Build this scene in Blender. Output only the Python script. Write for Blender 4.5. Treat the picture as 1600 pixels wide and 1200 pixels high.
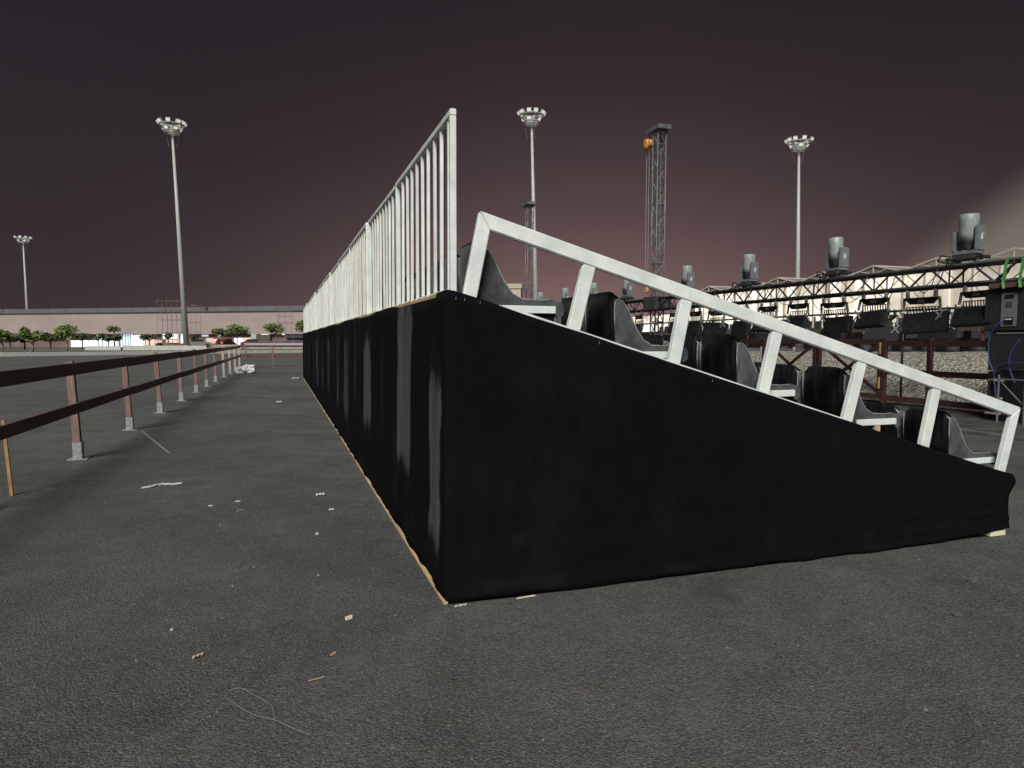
import bpy, bmesh, math, random
from mathutils import Vector, Matrix, noise
random.seed(7)
S = bpy.context.scene
for o in list(bpy.data.objects): bpy.data.objects.remove(o)
C = S.collection
R = math.radians

# ------------------------------------------------------------------ camera
yaw, pitch, roll = 0.328836, 0.0635367, 0.00259
fw = Vector((math.sin(yaw)*math.cos(pitch), math.cos(yaw)*math.cos(pitch), -math.sin(pitch)))
rt = Vector((math.cos(yaw), -math.sin(yaw), 0)); up = rt.cross(fw)
r2 = rt*math.cos(roll)+up*math.sin(roll); u2 = -rt*math.sin(roll)+up*math.cos(roll)
cd = bpy.data.cameras.new('camera'); cam = bpy.data.objects.new('camera', cd); C.objects.link(cam)
M = Matrix((r2, u2, -fw)).transposed().to_4x4(); M.translation = Vector((-0.9064, -3.7224, 1.5))
cam.matrix_world = M
cd.sensor_width = 36; cd.sensor_fit = 'HORIZONTAL'; cd.lens = 36*1062.4/1600
cd.clip_start = 0.05; cd.clip_end = 4000
S.camera = cam

# ------------------------------------------------------------------ night sky
SUN_AZ = Vector((-0.46, -0.86)).normalized(); SUN_EL = R(42)
w = bpy.data.worlds.new('World'); S.world = w; w.use_nodes = True
nt = w.node_tree; nt.nodes.clear(); N = nt.nodes; L = nt.links
out = N.new('ShaderNodeOutputWorld')
sky = N.new('ShaderNodeTexSky'); sky.sky_type = 'NISHITA'; sky.sun_disc = False
sky.sun_elevation = SUN_EL; sky.sun_rotation = math.atan2(SUN_AZ.x, SUN_AZ.y)
bg0 = N.new('ShaderNodeBackground'); bg0.inputs[1].default_value = 0.0006
L.new(sky.outputs[0], bg0.inputs[0])
tc = N.new('ShaderNodeTexCoord')
sep = N.new('ShaderNodeSeparateXYZ'); L.new(tc.outputs['Generated'], sep.inputs[0])
def wm(op, a, b=None, c=None):
    n = N.new('ShaderNodeMath'); n.operation = op
    for i, v in enumerate((a, b, c)):
        if v is None: continue
        if isinstance(v, (int, float)): n.inputs[i].default_value = v
        else: L.new(v, n.inputs[i])
    return n.outputs[0]
elev = wm('MAXIMUM', sep.outputs[2], 0.0)
# city glow: strongest low over the lit venue, fading upward and sideways
gd = Vector((math.sin(yaw+0.12), math.cos(yaw+0.12), 0))
dot = N.new('ShaderNodeVectorMath'); dot.operation = 'DOT_PRODUCT'
L.new(tc.outputs['Generated'], dot.inputs[0]); dot.inputs[1].default_value = gd
side = wm('POWER', wm('MAXIMUM', dot.outputs['Value'], 0.0), 13.0)
low = wm('EXPONENT', wm('MULTIPLY', elev, -6.2))
low2 = wm('EXPONENT', wm('MULTIPLY', elev, -3.6))
glow = wm('MULTIPLY', side, low)
def bgc(col, fac):
    b = N.new('ShaderNodeBackground'); b.inputs[0].default_value = (*col, 1)
    if isinstance(fac, (int, float)): b.inputs[1].default_value = fac
    else: L.new(fac, b.inputs[1])
    return b.outputs[0]
def add(a, b):
    n = N.new('ShaderNodeAddShader'); L.new(a, n.inputs[0]); L.new(b, n.inputs[1]); return n.outputs[0]
wz = N.new('ShaderNodeTexNoise'); wz.inputs['Scale'].default_value = 2.3; wz.inputs['Detail'].default_value = 3; L.new(tc.outputs['Generated'], wz.inputs['Vector'])
uneven = wm('MULTIPLY_ADD', wz.outputs['Fac'], 0.55, 0.72)
sh = add(bg0.outputs[0], bgc((0.0125, 0.0096, 0.0140), uneven))
sh = add(sh, bgc((0.034, 0.0225, 0.0215), wm('MULTIPLY', low2, uneven)))
sh = add(sh, bgc((0.235, 0.135, 0.117), glow))
L.new(sh, out.inputs[0])

# ------------------------------------------------------------------ the site floodlighting (one sun lamp)
sd = bpy.data.lights.new('floodlight_sun', 'SUN'); so = bpy.data.objects.new('floodlight_sun', sd); C.objects.link(so)
sd.energy = 4.2; sd.angle = R(27); sd.color = (1.0, 0.99, 0.95)
tosun = Vector((SUN_AZ.x*math.cos(SUN_EL), SUN_AZ.y*math.cos(SUN_EL), math.sin(SUN_EL)))
so.rotation_euler = tosun.to_track_quat('Z', 'Y').to_euler()
S.view_settings.view_transform = 'Standard'; S.view_settings.look = 'None'
S.view_settings.exposure = 0; S.view_settings.gamma = 1

# ------------------------------------------------------------------ materials
MATS = {}
def mat(name, col, rough=0.6, metal=0.0, var=0.0, scale=8.0, bump=0.0, bscale=40.0, col2=None, spec=0.5, stretch=(1,1,1), emit=None, es=0.0):
    if name in MATS: return MATS[name]
    m = bpy.data.materials.new(name); m.use_nodes = True; MATS[name] = m
    n = m.node_tree.nodes; l = m.node_tree.links; b = n['Principled BSDF']
    b.inputs['Base Color'].default_value = (*col, 1); b.inputs['Roughness'].default_value = rough
    b.inputs['Metallic'].default_value = metal; b.inputs['Specular IOR Level'].default_value = spec
    t = n.new('ShaderNodeTexCoord'); mp = n.new('ShaderNodeMapping'); mp.inputs['Scale'].default_value = stretch
    l.new(t.outputs['Object'], mp.inputs[0])
    if var > 0 or col2:
        nz = n.new('ShaderNodeTexNoise'); nz.inputs['Scale'].default_value = scale; nz.inputs['Detail'].default_value = 6
        nz.inputs['Roughness'].default_value = 0.65
        l.new(mp.outputs[0], nz.inputs['Vector'])
        cr = n.new('ShaderNodeValToRGB'); cr.color_ramp.elements[0].position = 0.33; cr.color_ramp.elements[1].position = 0.68
        a = tuple(c*(1-var) for c in col); d = col2 if col2 else tuple(min(1, c*(1+var)) for c in col)
        cr.color_ramp.elements[0].color = (*a, 1); cr.color_ramp.elements[1].color = (*d, 1)
        l.new(nz.outputs['Fac'], cr.inputs[0]); l.new(cr.outputs[0], b.inputs['Base Color'])
        mr = n.new('ShaderNodeMapRange'); mr.inputs[3].default_value = max(0, rough-0.12); mr.inputs[4].default_value = min(1, rough+0.12)
        l.new(nz.outputs['Fac'], mr.inputs[0]); l.new(mr.outputs[0], b.inputs['Roughness'])
    if bump > 0:
        n2 = n.new('ShaderNodeTexNoise'); n2.inputs['Scale'].default_value = bscale; n2.inputs['Detail'].default_value = 4
        l.new(mp.outputs[0], n2.inputs['Vector'])
        bp = n.new('ShaderNodeBump'); bp.inputs['Distance'].default_value = bump; bp.inputs['Strength'].default_value = 0.8
        l.new(n2.outputs['Fac'], bp.inputs['Height']); l.new(bp.outputs[0], b.inputs['Normal'])
    if emit:
        b.inputs['Emission Color'].default_value = (*emit, 1); b.inputs['Emission Strength'].default_value = es
    return m

def asphalt():
    m = bpy.data.materials.new('worn_asphalt'); m.use_nodes = True
    n = m.node_tree.nodes; l = m.node_tree.links; b = n['Principled BSDF']
    t = n.new('ShaderNodeTexCoord')
    def nz(sc, det=5, ro=0.6, vec=None):
        x = n.new('ShaderNodeTexNoise'); x.inputs['Scale'].default_value = sc; x.inputs['Detail'].default_value = det; x.inputs['Roughness'].default_value = ro
        l.new(vec or t.outputs['Object'], x.inputs['Vector']); return x.outputs['Fac']
    def ramp(f, p0, c0, p1, c1):
        r = n.new('ShaderNodeValToRGB'); r.color_ramp.elements[0].position = p0; r.color_ramp.elements[1].position = p1
        r.color_ramp.elements[0].color = (*c0, 1); r.color_ramp.elements[1].color = (*c1, 1); l.new(f, r.inputs[0]); return r.outputs[0]
    def mix(mode, f, a, c):
        x = n.new('ShaderNodeMixRGB'); x.blend_type = mode
        if isinstance(f, float): x.inputs[0].default_value = f
        else: l.new(f, x.inputs[0])
        for i, v in ((1, a), (2, c)):
            if isinstance(v, tuple): x.inputs[i].default_value = (*v, 1)
            else: l.new(v, x.inputs[i])
        return x.outputs[0]
    big = ramp(nz(0.30, 6, 0.65), 0.33, (0.072, 0.073, 0.071), 0.66, (0.121, 0.123, 0.118))
    tint = ramp(nz(1.7, 6, 0.75), 0.35, (0.76, 0.76, 0.78), 0.66, (1.14, 1.13, 1.10))
    c = mix('MULTIPLY', 1.0, big, tint)
    grain = ramp(nz(120, 3, 0.75), 0.30, (0.46, 0.46, 0.46), 0.72, (1.66, 1.66, 1.62))
    c = mix('MULTIPLY', 0.95, c, grain)
    vs = n.new('ShaderNodeTexVoronoi'); vs.inputs['Scale'].default_value = 105; l.new(t.outputs['Object'], vs.inputs['Vector'])
    sc = n.new('ShaderNodeSeparateColor'); l.new(vs.outputs['Color'], sc.inputs[0])
    c = mix('MULTIPLY', 0.9, c, ramp(sc.outputs[0], 0.0, (0.62, 0.62, 0.62), 1.0, (1.36, 1.36, 1.34)))
    c = mix('MIX', ramp(sc.outputs[1], 0.93, (0, 0, 0), 0.97, (0.5, 0.5, 0.5)), c, (0.24, 0.235, 0.22))
    hue = ramp(nz(9, 4, 0.6), 0.35, (0.88, 1.0, 1.02), 0.65, (1.10, 1.0, 0.92))
    c = mix('MULTIPLY', 0.8, c, hue)
    # long drag streaks, oil spots, pale scuffs
    mp = n.new('ShaderNodeMapping'); mp.inputs['Scale'].default_value = (0.5, 3.0, 1); mp.inputs['Rotation'].default_value = (0, 0, 0.5)
    l.new(t.outputs['Object'], mp.inputs[0])
    st = ramp(nz(1.2, 8, 0.72, mp.outputs[0]), 0.62, (0, 0, 0), 0.80, (0.5, 0.5, 0.5))
    c = mix('MIX', st, c, (0.13, 0.13, 0.125))
    oil = ramp(nz(0.9, 3, 0.5), 0.64, (0, 0, 0), 0.76, (0.65, 0.65, 0.65))
    c = mix('MIX', oil, c, (0.040, 0.040, 0.040))
    sp = ramp(nz(38, 2, 0.5), 0.745, (0, 0, 0), 0.80, (0.75, 0.75, 0.75))
    c = mix('MIX', sp, c, (0.20, 0.19, 0.17))
    # faint curved tyre scuffs and a few hairline cracks
    for (cx, cy, rad, wd) in ((-5.2, .6, 4.15, .05), (-5.2, .6, 4.45, .035), (4.5, -7.5, 7.2, .07), (4.5, -7.5, 8.6, .06), (-9, 16, 8.3, .09), (-9, 16, 9.8, .09)):
        di = n.new('ShaderNodeVectorMath'); di.operation = 'DISTANCE'; l.new(t.outputs['Object'], di.inputs[0]); di.inputs[1].default_value = (cx, cy, 0)
        co = n.new('ShaderNodeMath'); co.operation = 'COMPARE'; l.new(di.outputs['Value'], co.inputs[0]); co.inputs[1].default_value = rad; co.inputs[2].default_value = wd
        bk = ramp(nz(4.5, 5, 0.75), 0.48, (0, 0, 0), 0.66, (0.45, 0.45, 0.45))
        mm = n.new('ShaderNodeMath'); mm.operation = 'MULTIPLY'; l.new(co.outputs[0], mm.inputs[0]); l.new(bk, mm.inputs[1])
        c = mix('MIX', mm.outputs[0], c, (0.16, 0.16, 0.15))
    l.new(c, b.inputs['Base Color'])
    b.inputs['Roughness'].default_value = 0.82; b.inputs['Specular IOR Level'].default_value = 0.35
    v1 = n.new('ShaderNodeTexVoronoi'); v1.inputs['Scale'].default_value = 88; v1.inputs['Randomness'].default_value = 1.0; l.new(t.outputs['Object'], v1.inputs['Vector'])
    inv = n.new('ShaderNodeMath'); inv.operation = 'MULTIPLY_ADD'; l.new(v1.outputs['Distance'], inv.inputs[0]); inv.inputs[1].default_value = -0.75; l.new(nz(140, 3, 0.7), inv.inputs[2])
    h1 = inv.outputs[0]; h2 = nz(26, 5, 0.75)
    ad = n.new('ShaderNodeMath'); ad.operation = 'MULTIPLY_ADD'; l.new(h2, ad.inputs[0]); ad.inputs[1].default_value = 0.55; l.new(h1, ad.inputs[2])
    bp = n.new('ShaderNodeBump'); bp.inputs['Distance'].default_value = 0.0125; bp.inputs['Strength'].default_value = 1.0
    l.new(ad.outputs[0], bp.inputs['Height']); l.new(bp.outputs[0], b.inputs['Normal'])
    return m

def cloth():
    m = bpy.data.materials.new('black_cloth'); m.use_nodes = True
    n = m.node_tree.nodes; l = m.node_tree.links; b = n['Principled BSDF']
    at = n.new('ShaderNodeAttribute'); at.attribute_name = 'sheen'  # per-vertex painted sheen, mixed into the cloth colour
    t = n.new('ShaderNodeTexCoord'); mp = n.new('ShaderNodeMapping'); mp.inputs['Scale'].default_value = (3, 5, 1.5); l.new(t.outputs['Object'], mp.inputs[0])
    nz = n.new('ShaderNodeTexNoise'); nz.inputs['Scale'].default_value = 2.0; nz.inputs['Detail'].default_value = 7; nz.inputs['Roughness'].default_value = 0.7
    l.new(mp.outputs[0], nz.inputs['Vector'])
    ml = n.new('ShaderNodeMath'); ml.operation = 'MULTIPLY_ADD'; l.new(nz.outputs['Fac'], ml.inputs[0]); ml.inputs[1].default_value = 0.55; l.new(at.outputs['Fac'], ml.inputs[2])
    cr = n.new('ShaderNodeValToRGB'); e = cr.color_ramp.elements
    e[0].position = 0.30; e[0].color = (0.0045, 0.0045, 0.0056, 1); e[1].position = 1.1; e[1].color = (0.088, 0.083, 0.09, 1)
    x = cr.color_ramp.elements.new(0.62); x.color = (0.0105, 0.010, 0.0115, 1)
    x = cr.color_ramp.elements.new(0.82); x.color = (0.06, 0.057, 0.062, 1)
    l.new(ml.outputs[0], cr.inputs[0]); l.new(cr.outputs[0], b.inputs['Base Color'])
    b.inputs['Roughness'].default_value = 0.95; b.inputs['Specular IOR Level'].default_value = 0.06
    wv = n.new('ShaderNodeTexNoise'); wv.inputs['Scale'].default_value = 260; l.new(t.outputs['Object'], wv.inputs['Vector'])
    bp = n.new('ShaderNodeBump'); bp.inputs['Distance'].default_value = 0.001; bp.inputs['Strength'].default_value = 0.5; l.new(wv.outputs['Fac'], bp.inputs['Height']); l.new(bp.outputs[0], b.inputs['Normal'])
    return m

def gravel_mat():
    m = bpy.data.materials.new('pale_gravel'); m.use_nodes = True
    n = m.node_tree.nodes; l = m.node_tree.links; b = n['Principled BSDF']
    t = n.new('ShaderNodeTexCoord')
    v = n.new('ShaderNodeTexVoronoi'); v.inputs['Scale'].default_value = 15; l.new(t.outputs['Object'], v.inputs['Vector'])
    cr = n.new('ShaderNodeValToRGB'); e = cr.color_ramp.elements
    e[0].color = (0.16, 0.15, 0.12, 1); e[1].color = (0.60, 0.57, 0.46, 1)
    s = n.new('ShaderNodeSeparateColor'); l.new(v.outputs['Color'], s.inputs[0]); l.new(s.outputs[0], cr.inputs[0])
    d = n.new('ShaderNodeValToRGB'); d.color_ramp.elements[0].position = 0.25; d.color_ramp.elements[0].color = (1, 1, 1, 1); d.color_ramp.elements[1].position = 0.8; d.color_ramp.elements[1].color = (0.35, 0.35, 0.35, 1)
    l.new(v.outputs['Distance'], d.inputs[0])
    x = n.new('ShaderNodeMixRGB'); x.blend_type = 'MULTIPLY'; x.inputs[0].default_value = 1; l.new(cr.outputs[0], x.inputs[1]); l.new(d.outputs[0], x.inputs[2])
    l.new(x.outputs[0], b.inputs['Base Color']); b.inputs['Roughness'].default_value = 0.9
    bp = n.new('ShaderNodeBump'); bp.inputs['Distance'].default_value = -0.06; l.new(v.outputs['Distance'], bp.inputs['Height']); l.new(bp.outputs[0], b.inputs['Normal'])
    return m

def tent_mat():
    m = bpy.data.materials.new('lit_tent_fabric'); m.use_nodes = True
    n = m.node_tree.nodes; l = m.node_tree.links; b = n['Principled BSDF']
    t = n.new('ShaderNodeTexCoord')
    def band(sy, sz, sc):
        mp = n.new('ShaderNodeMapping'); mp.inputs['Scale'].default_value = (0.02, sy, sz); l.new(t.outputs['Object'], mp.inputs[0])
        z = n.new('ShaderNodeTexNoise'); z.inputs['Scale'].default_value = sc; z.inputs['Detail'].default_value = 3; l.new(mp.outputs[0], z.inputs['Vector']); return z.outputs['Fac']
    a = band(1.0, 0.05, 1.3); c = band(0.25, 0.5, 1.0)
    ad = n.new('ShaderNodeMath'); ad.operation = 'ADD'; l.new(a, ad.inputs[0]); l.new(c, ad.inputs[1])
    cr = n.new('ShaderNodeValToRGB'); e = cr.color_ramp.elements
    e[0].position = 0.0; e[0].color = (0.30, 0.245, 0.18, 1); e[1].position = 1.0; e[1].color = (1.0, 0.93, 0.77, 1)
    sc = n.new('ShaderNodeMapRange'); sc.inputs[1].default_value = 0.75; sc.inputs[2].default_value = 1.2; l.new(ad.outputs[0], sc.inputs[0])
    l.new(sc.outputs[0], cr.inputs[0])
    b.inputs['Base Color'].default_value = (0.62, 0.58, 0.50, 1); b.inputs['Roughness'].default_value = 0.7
    l.new(cr.outputs[0], b.inputs['Emission Color']); b.inputs['Emission Strength'].default_value = 1.1  # fabric emits by itself, glow added to brighten the walls
    return m

ASPH = asphalt(); CLOTH = cloth(); GRAV = gravel_mat(); TENT = tent_mat()
WSTEEL = mat('white_painted_steel', (0.60, 0.645, 0.61), 0.42, 0, 0.0, 6, 0.0015, 60, col2=(0.80, 0.835, 0.79))
_n = WSTEEL.node_tree.nodes; _l = WSTEEL.node_tree.links; _b = _n['Principled BSDF']; _src = _b.inputs['Base Color'].links[0].from_socket
_t = _n.new('ShaderNodeTexCoord'); _z = _n.new('ShaderNodeTexNoise'); _z.inputs['Scale'].default_value = 22; _z.inputs['Detail'].default_value = 5; _z.inputs['Roughness'].default_value = .7; _l.new(_t.outputs['Object'], _z.inputs['Vector'])
_r = _n.new('ShaderNodeValToRGB'); _r.color_ramp.elements[0].position = .66; _r.color_ramp.elements[0].color = (0, 0, 0, 1); _r.color_ramp.elements[1].position = .74; _r.color_ramp.elements[1].color = (.75, .75, .75, 1); _l.new(_z.outputs['Fac'], _r.inputs[0])
_m = _n.new('ShaderNodeMixRGB'); _l.new(_r.outputs[0], _m.inputs[0]); _l.new(_src, _m.inputs[1]); _m.inputs[2].default_value = (.26, .25, .23, 1); _l.new(_m.outputs[0], _b.inputs['Base Color'])
BALS = [mat('white_baluster_paint' if i == 0 else 'aged_baluster_paint' if i == 1 else 'cream_baluster_paint', c, 0.45, 0, 0.16, 3, 0.0006, 90) for i, c in enumerate(((0.77, 0.79, 0.74), (0.66, 0.68, 0.64), (0.70, 0.66, 0.56)))]
PINE = mat('raw_pine', (0.46, 0.33, 0.19), 0.75, 0, 0.25, 6, 0.001, 30, stretch=(1, 0.3, 6))
WOODW = mat('pale_wood_chip', (0.72, 0.62, 0.44), 0.8, 0, 0.1, 30)
BROWN = mat('dark_brown_stain', (0.105, 0.048, 0.040), 0.62, 0, 0.35, 5, 0.002, 25, stretch=(4, 0.6, 4))
POSTB = mat('weathered_red_brown_wood', (0.20, 0.125, 0.105), 0.75, 0, 0.35, 6, 0.003, 25, stretch=(6, 6, 0.6))
POSTB2 = mat('faded_red_wood', (0.19, 0.105, 0.088), 0.75, 0, 0.35, 6, 0.003, 25, stretch=(6, 6, 0.6))
PALEW = mat('pale_pinkish_wood', (0.42, 0.31, 0.25), 0.8, 0, 0.25, 7, stretch=(4, 0.6, 4))
GALV = mat('galvanised_steel', (0.33, 0.335, 0.33), 0.5, 0.35, 0.3, 20)
ALU = mat('grey_painted_steel', (0.40, 0.41, 0.38), 0.5, 0.0, 0.15, 3)
TRUSSG = mat('dull_grey_truss_steel', (0.14, 0.143, 0.152), 0.5, 0.2, 0.3, 4)
BLACKM = mat('black_powder_coat', (0.009, 0.0095, 0.0105), 0.55, 0.0, 0.5, 9, 0.001, 60)
BLACKP = mat('black_rubber', (0.012, 0.012, 0.013), 0.7, 0, 0.4, 10)
DARKG = mat('charcoal_casing', (0.042, 0.046, 0.048), 0.5, 0, 0.35, 7)
SEATM = mat('charcoal_seat_plastic', (0.0075, 0.008, 0.0085), 0.30, 0, 0.6, 7, 0, 30, col2=(0.020, 0.021, 0.022), stretch=(1, 4, 0.5), spec=0.45)
SEATE = mat('grey_seat_edge_sheen', (0.035, 0.039, 0.041), 0.25, 0, 0.25, 5, 0, 30, col2=(0.115, 0.125, 0.127), stretch=(1.6, 1.6, 1.0))  # marbled reflections are put into the grey side colour
SEATR = mat('seat_rim_highlight', (0.22, 0.235, 0.235), 0.35, 0, 0.4, 20, col2=(0.36, 0.36, 0.34))  # pale colour standing for the highlight along the seat edge
LAMPG = mat('grey_lamp_housing', (0.155, 0.175, 0.18), 0.5, 0, 0.25, 8)
COVER = mat('cloudy_plastic_rain_cover', (0.26, 0.29, 0.27), 0.3, 0, 0.35, 10, 0.004, 30, stretch=(8, 8, 0.8))
CONC = mat('pale_concrete', (0.42, 0.42, 0.38), 0.85, 0, 0.2, 3)
DIRT = mat('sandy_verge', (0.13, 0.12, 0.085), 0.95, 0, 0.5, 0.4, col2=(0.16, 0.17, 0.10))
FACADE = mat('beige_render', (0.33, 0.265, 0.245), 0.9, 0, 0.10, 0.12, stretch=(1, 1, 2.5))
BRICK = mat('reddish_lower_wall', (0.19, 0.115, 0.10), 0.9, 0, 0.3, 0.5)
FASCIA = mat('grey_metal_fascia', (0.125, 0.13, 0.145), 0.5, 0, 0.15, 0.6)
SOFFITG = mat('dark_soffit', (0.05, 0.05, 0.055), 0.8, 0, 0.2, 1)  # even dark grey for joints, gutter, roof box and canopy
ORANGE = mat('orange_hoist_paint', (0.62, 0.26, 0.06), 0.5, 0, 0.2, 8)
GREEN = mat('green_webbing', (0.07, 0.27, 0.06), 0.7, 0, 0.15, 30)
BLUE = mat('blue_cable', (0.04, 0.05, 0.20), 0.5, 0, 0.1, 30)
TIMBER = mat('red_brown_timber', (0.12, 0.065, 0.05), 0.8, 0, 0.3, 8)
WHITEP = mat('white_paper', (0.56, 0.56, 0.53), 0.8, 0, 0.08, 30)
PLATE = mat('grey_connector_plate', (0.20, 0.205, 0.205), 0.45, 0.2, 0.2, 15)
PBAG = mat('milky_plastic_film', (0.50, 0.52, 0.52), 0.35, 0, 0.25, 12, 0.01, 18)
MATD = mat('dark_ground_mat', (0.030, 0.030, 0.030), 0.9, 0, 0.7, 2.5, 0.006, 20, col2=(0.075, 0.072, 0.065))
LEAFA = mat('lit_green_leaves', (0.125, 0.175, 0.045), 0.7, 0, 0.35, 2.0)
LEAFB = mat('dark_green_leaves', (0.052, 0.075, 0.032), 0.7, 0, 0.4, 2.0)
BARK = mat('pale_bark', (0.24, 0.21, 0.18), 0.9, 0, 0.3, 8)
def glow_mat(name, col, s, base=(0.5, 0.5, 0.5)): return mat(name, base, 0.5, 0, 0, emit=col, es=s)
E_WHITE = glow_mat('lit_white_window', (0.93, 0.97, 1.0), 1.5)
E_BLUE = glow_mat('lit_bluish_window', (0.55, 0.75, 0.92), 0.85)
E_WARM = glow_mat('lit_orange_interior', (0.80, 0.36, 0.16), 0.62)
E_PINK = glow_mat('lit_pinkish_interior', (0.60, 0.25, 0.16), 0.45)
E_RED = glow_mat('red_tail_lamp', (1.0, 0.05, 0.06), 2.5, (0.4, 0.02, 0.02))
E_LAMP = glow_mat('floodlight_lens', (1.0, 0.98, 0.93), .6)
CREAMB = mat('cream_cladding', (0.46, 0.39, 0.32), 0.8, 0, 0.12, 0.3)
ROOFT = mat('grey_translucent_roof', (0.22, 0.19, 0.165), 0.6, 0, 0.15, 0.5)
PURPLE = mat('purple_hoarding', (0.10, 0.085, 0.16), 0.7, 0, 0.3, 0.6)

# ------------------------------------------------------------------ mesh helpers
class MB:
    def __init__(s): s.v = []; s.f = []
    def poly(s, pts): i = len(s.v); s.v += [tuple(p) for p in pts]; s.f.append(tuple(range(i, i+len(pts)))); return s
    def hexa(s, P):   # 8 points: bottom 4 ccw, top 4 ccw
        i = len(s.v); s.v += [tuple(p) for p in P]
        s.f += [(i+3, i+2, i+1, i), (i+4, i+5, i+6, i+7)] + [(i+a, i+(a+1) % 4, i+4+(a+1) % 4, i+4+a) for a in range(4)]; return s
    def box(s, x0, x1, y0, y1, z0, z1, M=None):
        P = [Vector(p) for p in ((x0,y0,z0),(x1,y0,z0),(x1,y1,z0),(x0,y1,z0),(x0,y0,z1),(x1,y0,z1),(x1,y1,z1),(x0,y1,z1))]
        if M: P = [M @ p for p in P]
        return s.hexa(P)
    def bar(s, p, q, a, b=None, ref=(0, 0, 1)):   # rectangular bar: a = width across ref, b = width along ref
        p = Vector(p); q = Vector(q); d = (q-p).normalized(); b = b or a; ref = Vector(ref)
        if abs(d.dot(ref)) > 0.99: ref = Vector((0, 1, 0))
        x = d.cross(ref).normalized(); y = x.cross(d).normalized(); x *= a/2; y *= b/2
        return s.hexa([p-x-y, p+x-y, p+x+y, p-x+y, q-x-y, q+x-y, q+x+y, q-x+y])
    def tube(s, pts, r, n=8, cap=True):
        pts = [Vector(p) for p in pts]; rs = r if isinstance(r, (list, tuple)) else [r]*len(pts)
        rings = []; prev = None
        for k, p in enumerate(pts):
            d = (pts[min(k+1, len(pts)-1)]-pts[max(k-1, 0)]).normalized()
            if prev is None:
                prev = d.orthogonal().normalized()
            x = (prev - d*prev.dot(d)).normalized(); prev = x; y = d.cross(x)
            i = len(s.v); rings.append(i)
            s.v += [tuple(p+(x*math.cos(2*math.pi*a/n)+y*math.sin(2*math.pi*a/n))*rs[k]) for a in range(n)]
        for a, b in zip(rings, rings[1:]):
            s.f += [(a+k, a+(k+1) % n, b+(k+1) % n, b+k) for k in range(n)]
        if cap: s.f += [tuple(rings[0]+n-1-k for k in range(n)), tuple(rings[-1]+k for k in range(n))]
        return s
    def lathe(s, prof, c=(0, 0, 0), n=20, M=None):
        i = len(s.v); c = Vector(c); m = len(prof)
        for (r, z) in prof:
            for k in range(n):
                a = 2*math.pi*k/n; p = Vector((r*math.cos(a), r*math.sin(a), z))
                s.v.append(tuple(c + (M @ p if M else p)))
        for j in range(m-1):
            s.f += [(i+j*n+k, i+j*n+(k+1) % n, i+(j+1)*n+(k+1) % n, i+(j+1)*n+k) for k in range(n)]
        s.f += [tuple(i+n-1-k for k in range(n)), tuple(i+(m-1)*n+k for k in range(n))]
        return s
    def ring(s, c, r, t, n=28, M=None):
        pts = [Vector((r*math.cos(2*math.pi*k/n), r*math.sin(2*math.pi*k/n), 0)) for k in range(n+1)]
        return s.tube([Vector(c)+(M @ p if M else p) for p in pts], t, 6, False)
    def build(s, name, m, parent=None, smooth=False, bevel=0.0, loc=None):
        me = bpy.data.meshes.new(name); me.from_pydata(s.v, [], s.f); me.update()
        bm = bmesh.new(); bm.from_mesh(me)
        bmesh.ops.recalc_face_normals(bm, faces=bm.faces)
        if bevel: bmesh.ops.bevel(bm, geom=list(bm.edges), offset=bevel, segments=2, affect='EDGES', clamp_overlap=True)
        bm.to_mesh(me); bm.free()
        me.materials.append(m)
        if smooth: me.polygons.foreach_set('use_smooth', [True]*len(me.polygons))
        o = bpy.data.objects.new(name, me); C.objects.link(o)
        if parent: o.parent = parent
        if loc: o.location = loc
        return o
def empty(name, label, cat, loc=(0, 0, 0), rz=0, group=None):
    o = bpy.data.objects.new(name, None); C.objects.link(o); o.location = loc; o.rotation_euler = (0, 0, rz); o.empty_display_size = 0.1
    return tag(o, label, cat, group)
def tag(o, label, cat, group=None):
    o['label'] = label; o['category'] = cat
    if group: o['group'] = group
    return o
def struct(o): o['kind'] = 'structure'; return o
def children(o): return [c for c in bpy.data.objects if c.parent == o]
def copy_tree(o, parent=None):
    c = o.copy(); C.objects.link(c)
    if parent: c.parent = parent
    for ch in children(o): copy_tree(ch, c)
    return c
ORD = ['first', 'second', 'third', 'fourth', 'fifth', 'sixth', 'seventh', 'eighth', 'ninth', 'tenth', 'eleventh', 'twelfth', 'thirteenth', 'fourteenth', 'fifteenth', 'sixteenth', 'seventeenth', 'eighteenth', 'nineteenth', 'twentieth']

# ------------------------------------------------------------------ ground
def slab(name, pts, z, m): return struct(MB().poly([(x, y, z) for x, y in pts]).build(name, m))
slab('ground', [(-900, -300), (900, -300), (900, 1500), (-900, 1500)], 0, ASPH)
kerb = [(-120, 42), (-60, 57), (-24.2, 67.6), (-9.6, 76), (2.1, 82.5), (24, 92), (60, 106)]
k = MB()
for (a, b) in zip(kerb, kerb[1:]):
    d = Vector((b[0]-a[0], b[1]-a[1])).normalized(); nx, ny = -d.y, d.x
    k.hexa([(a[0], a[1], 0), (b[0], b[1], 0), (b[0]+nx*.5, b[1]+ny*.5, 0), (a[0]+nx*.5, a[1]+ny*.5, 0), (a[0], a[1], .34), (b[0], b[1], .34), (b[0]+nx*.5, b[1]+ny*.5, .34), (a[0]+nx*.5, a[1]+ny*.5, .34)])
struct(k.build('kerb', CONC))
v = MB()
for (a, b) in zip(kerb, kerb[1:]):
    v.hexa([(a[0]-.3, a[1]+.4, .01), (b[0]-.3, b[1]+.4, .01), (b[0]-8, b[1]+24, .01), (a[0]-8, a[1]+24, .01), (a[0]-.3, a[1]+.4, .18), (b[0]-.3, b[1]+.4, .18), (b[0]-8, b[1]+24, .3), (a[0]-8, a[1]+24, .3)])
struct(v.build('verge', DIRT))

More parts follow.
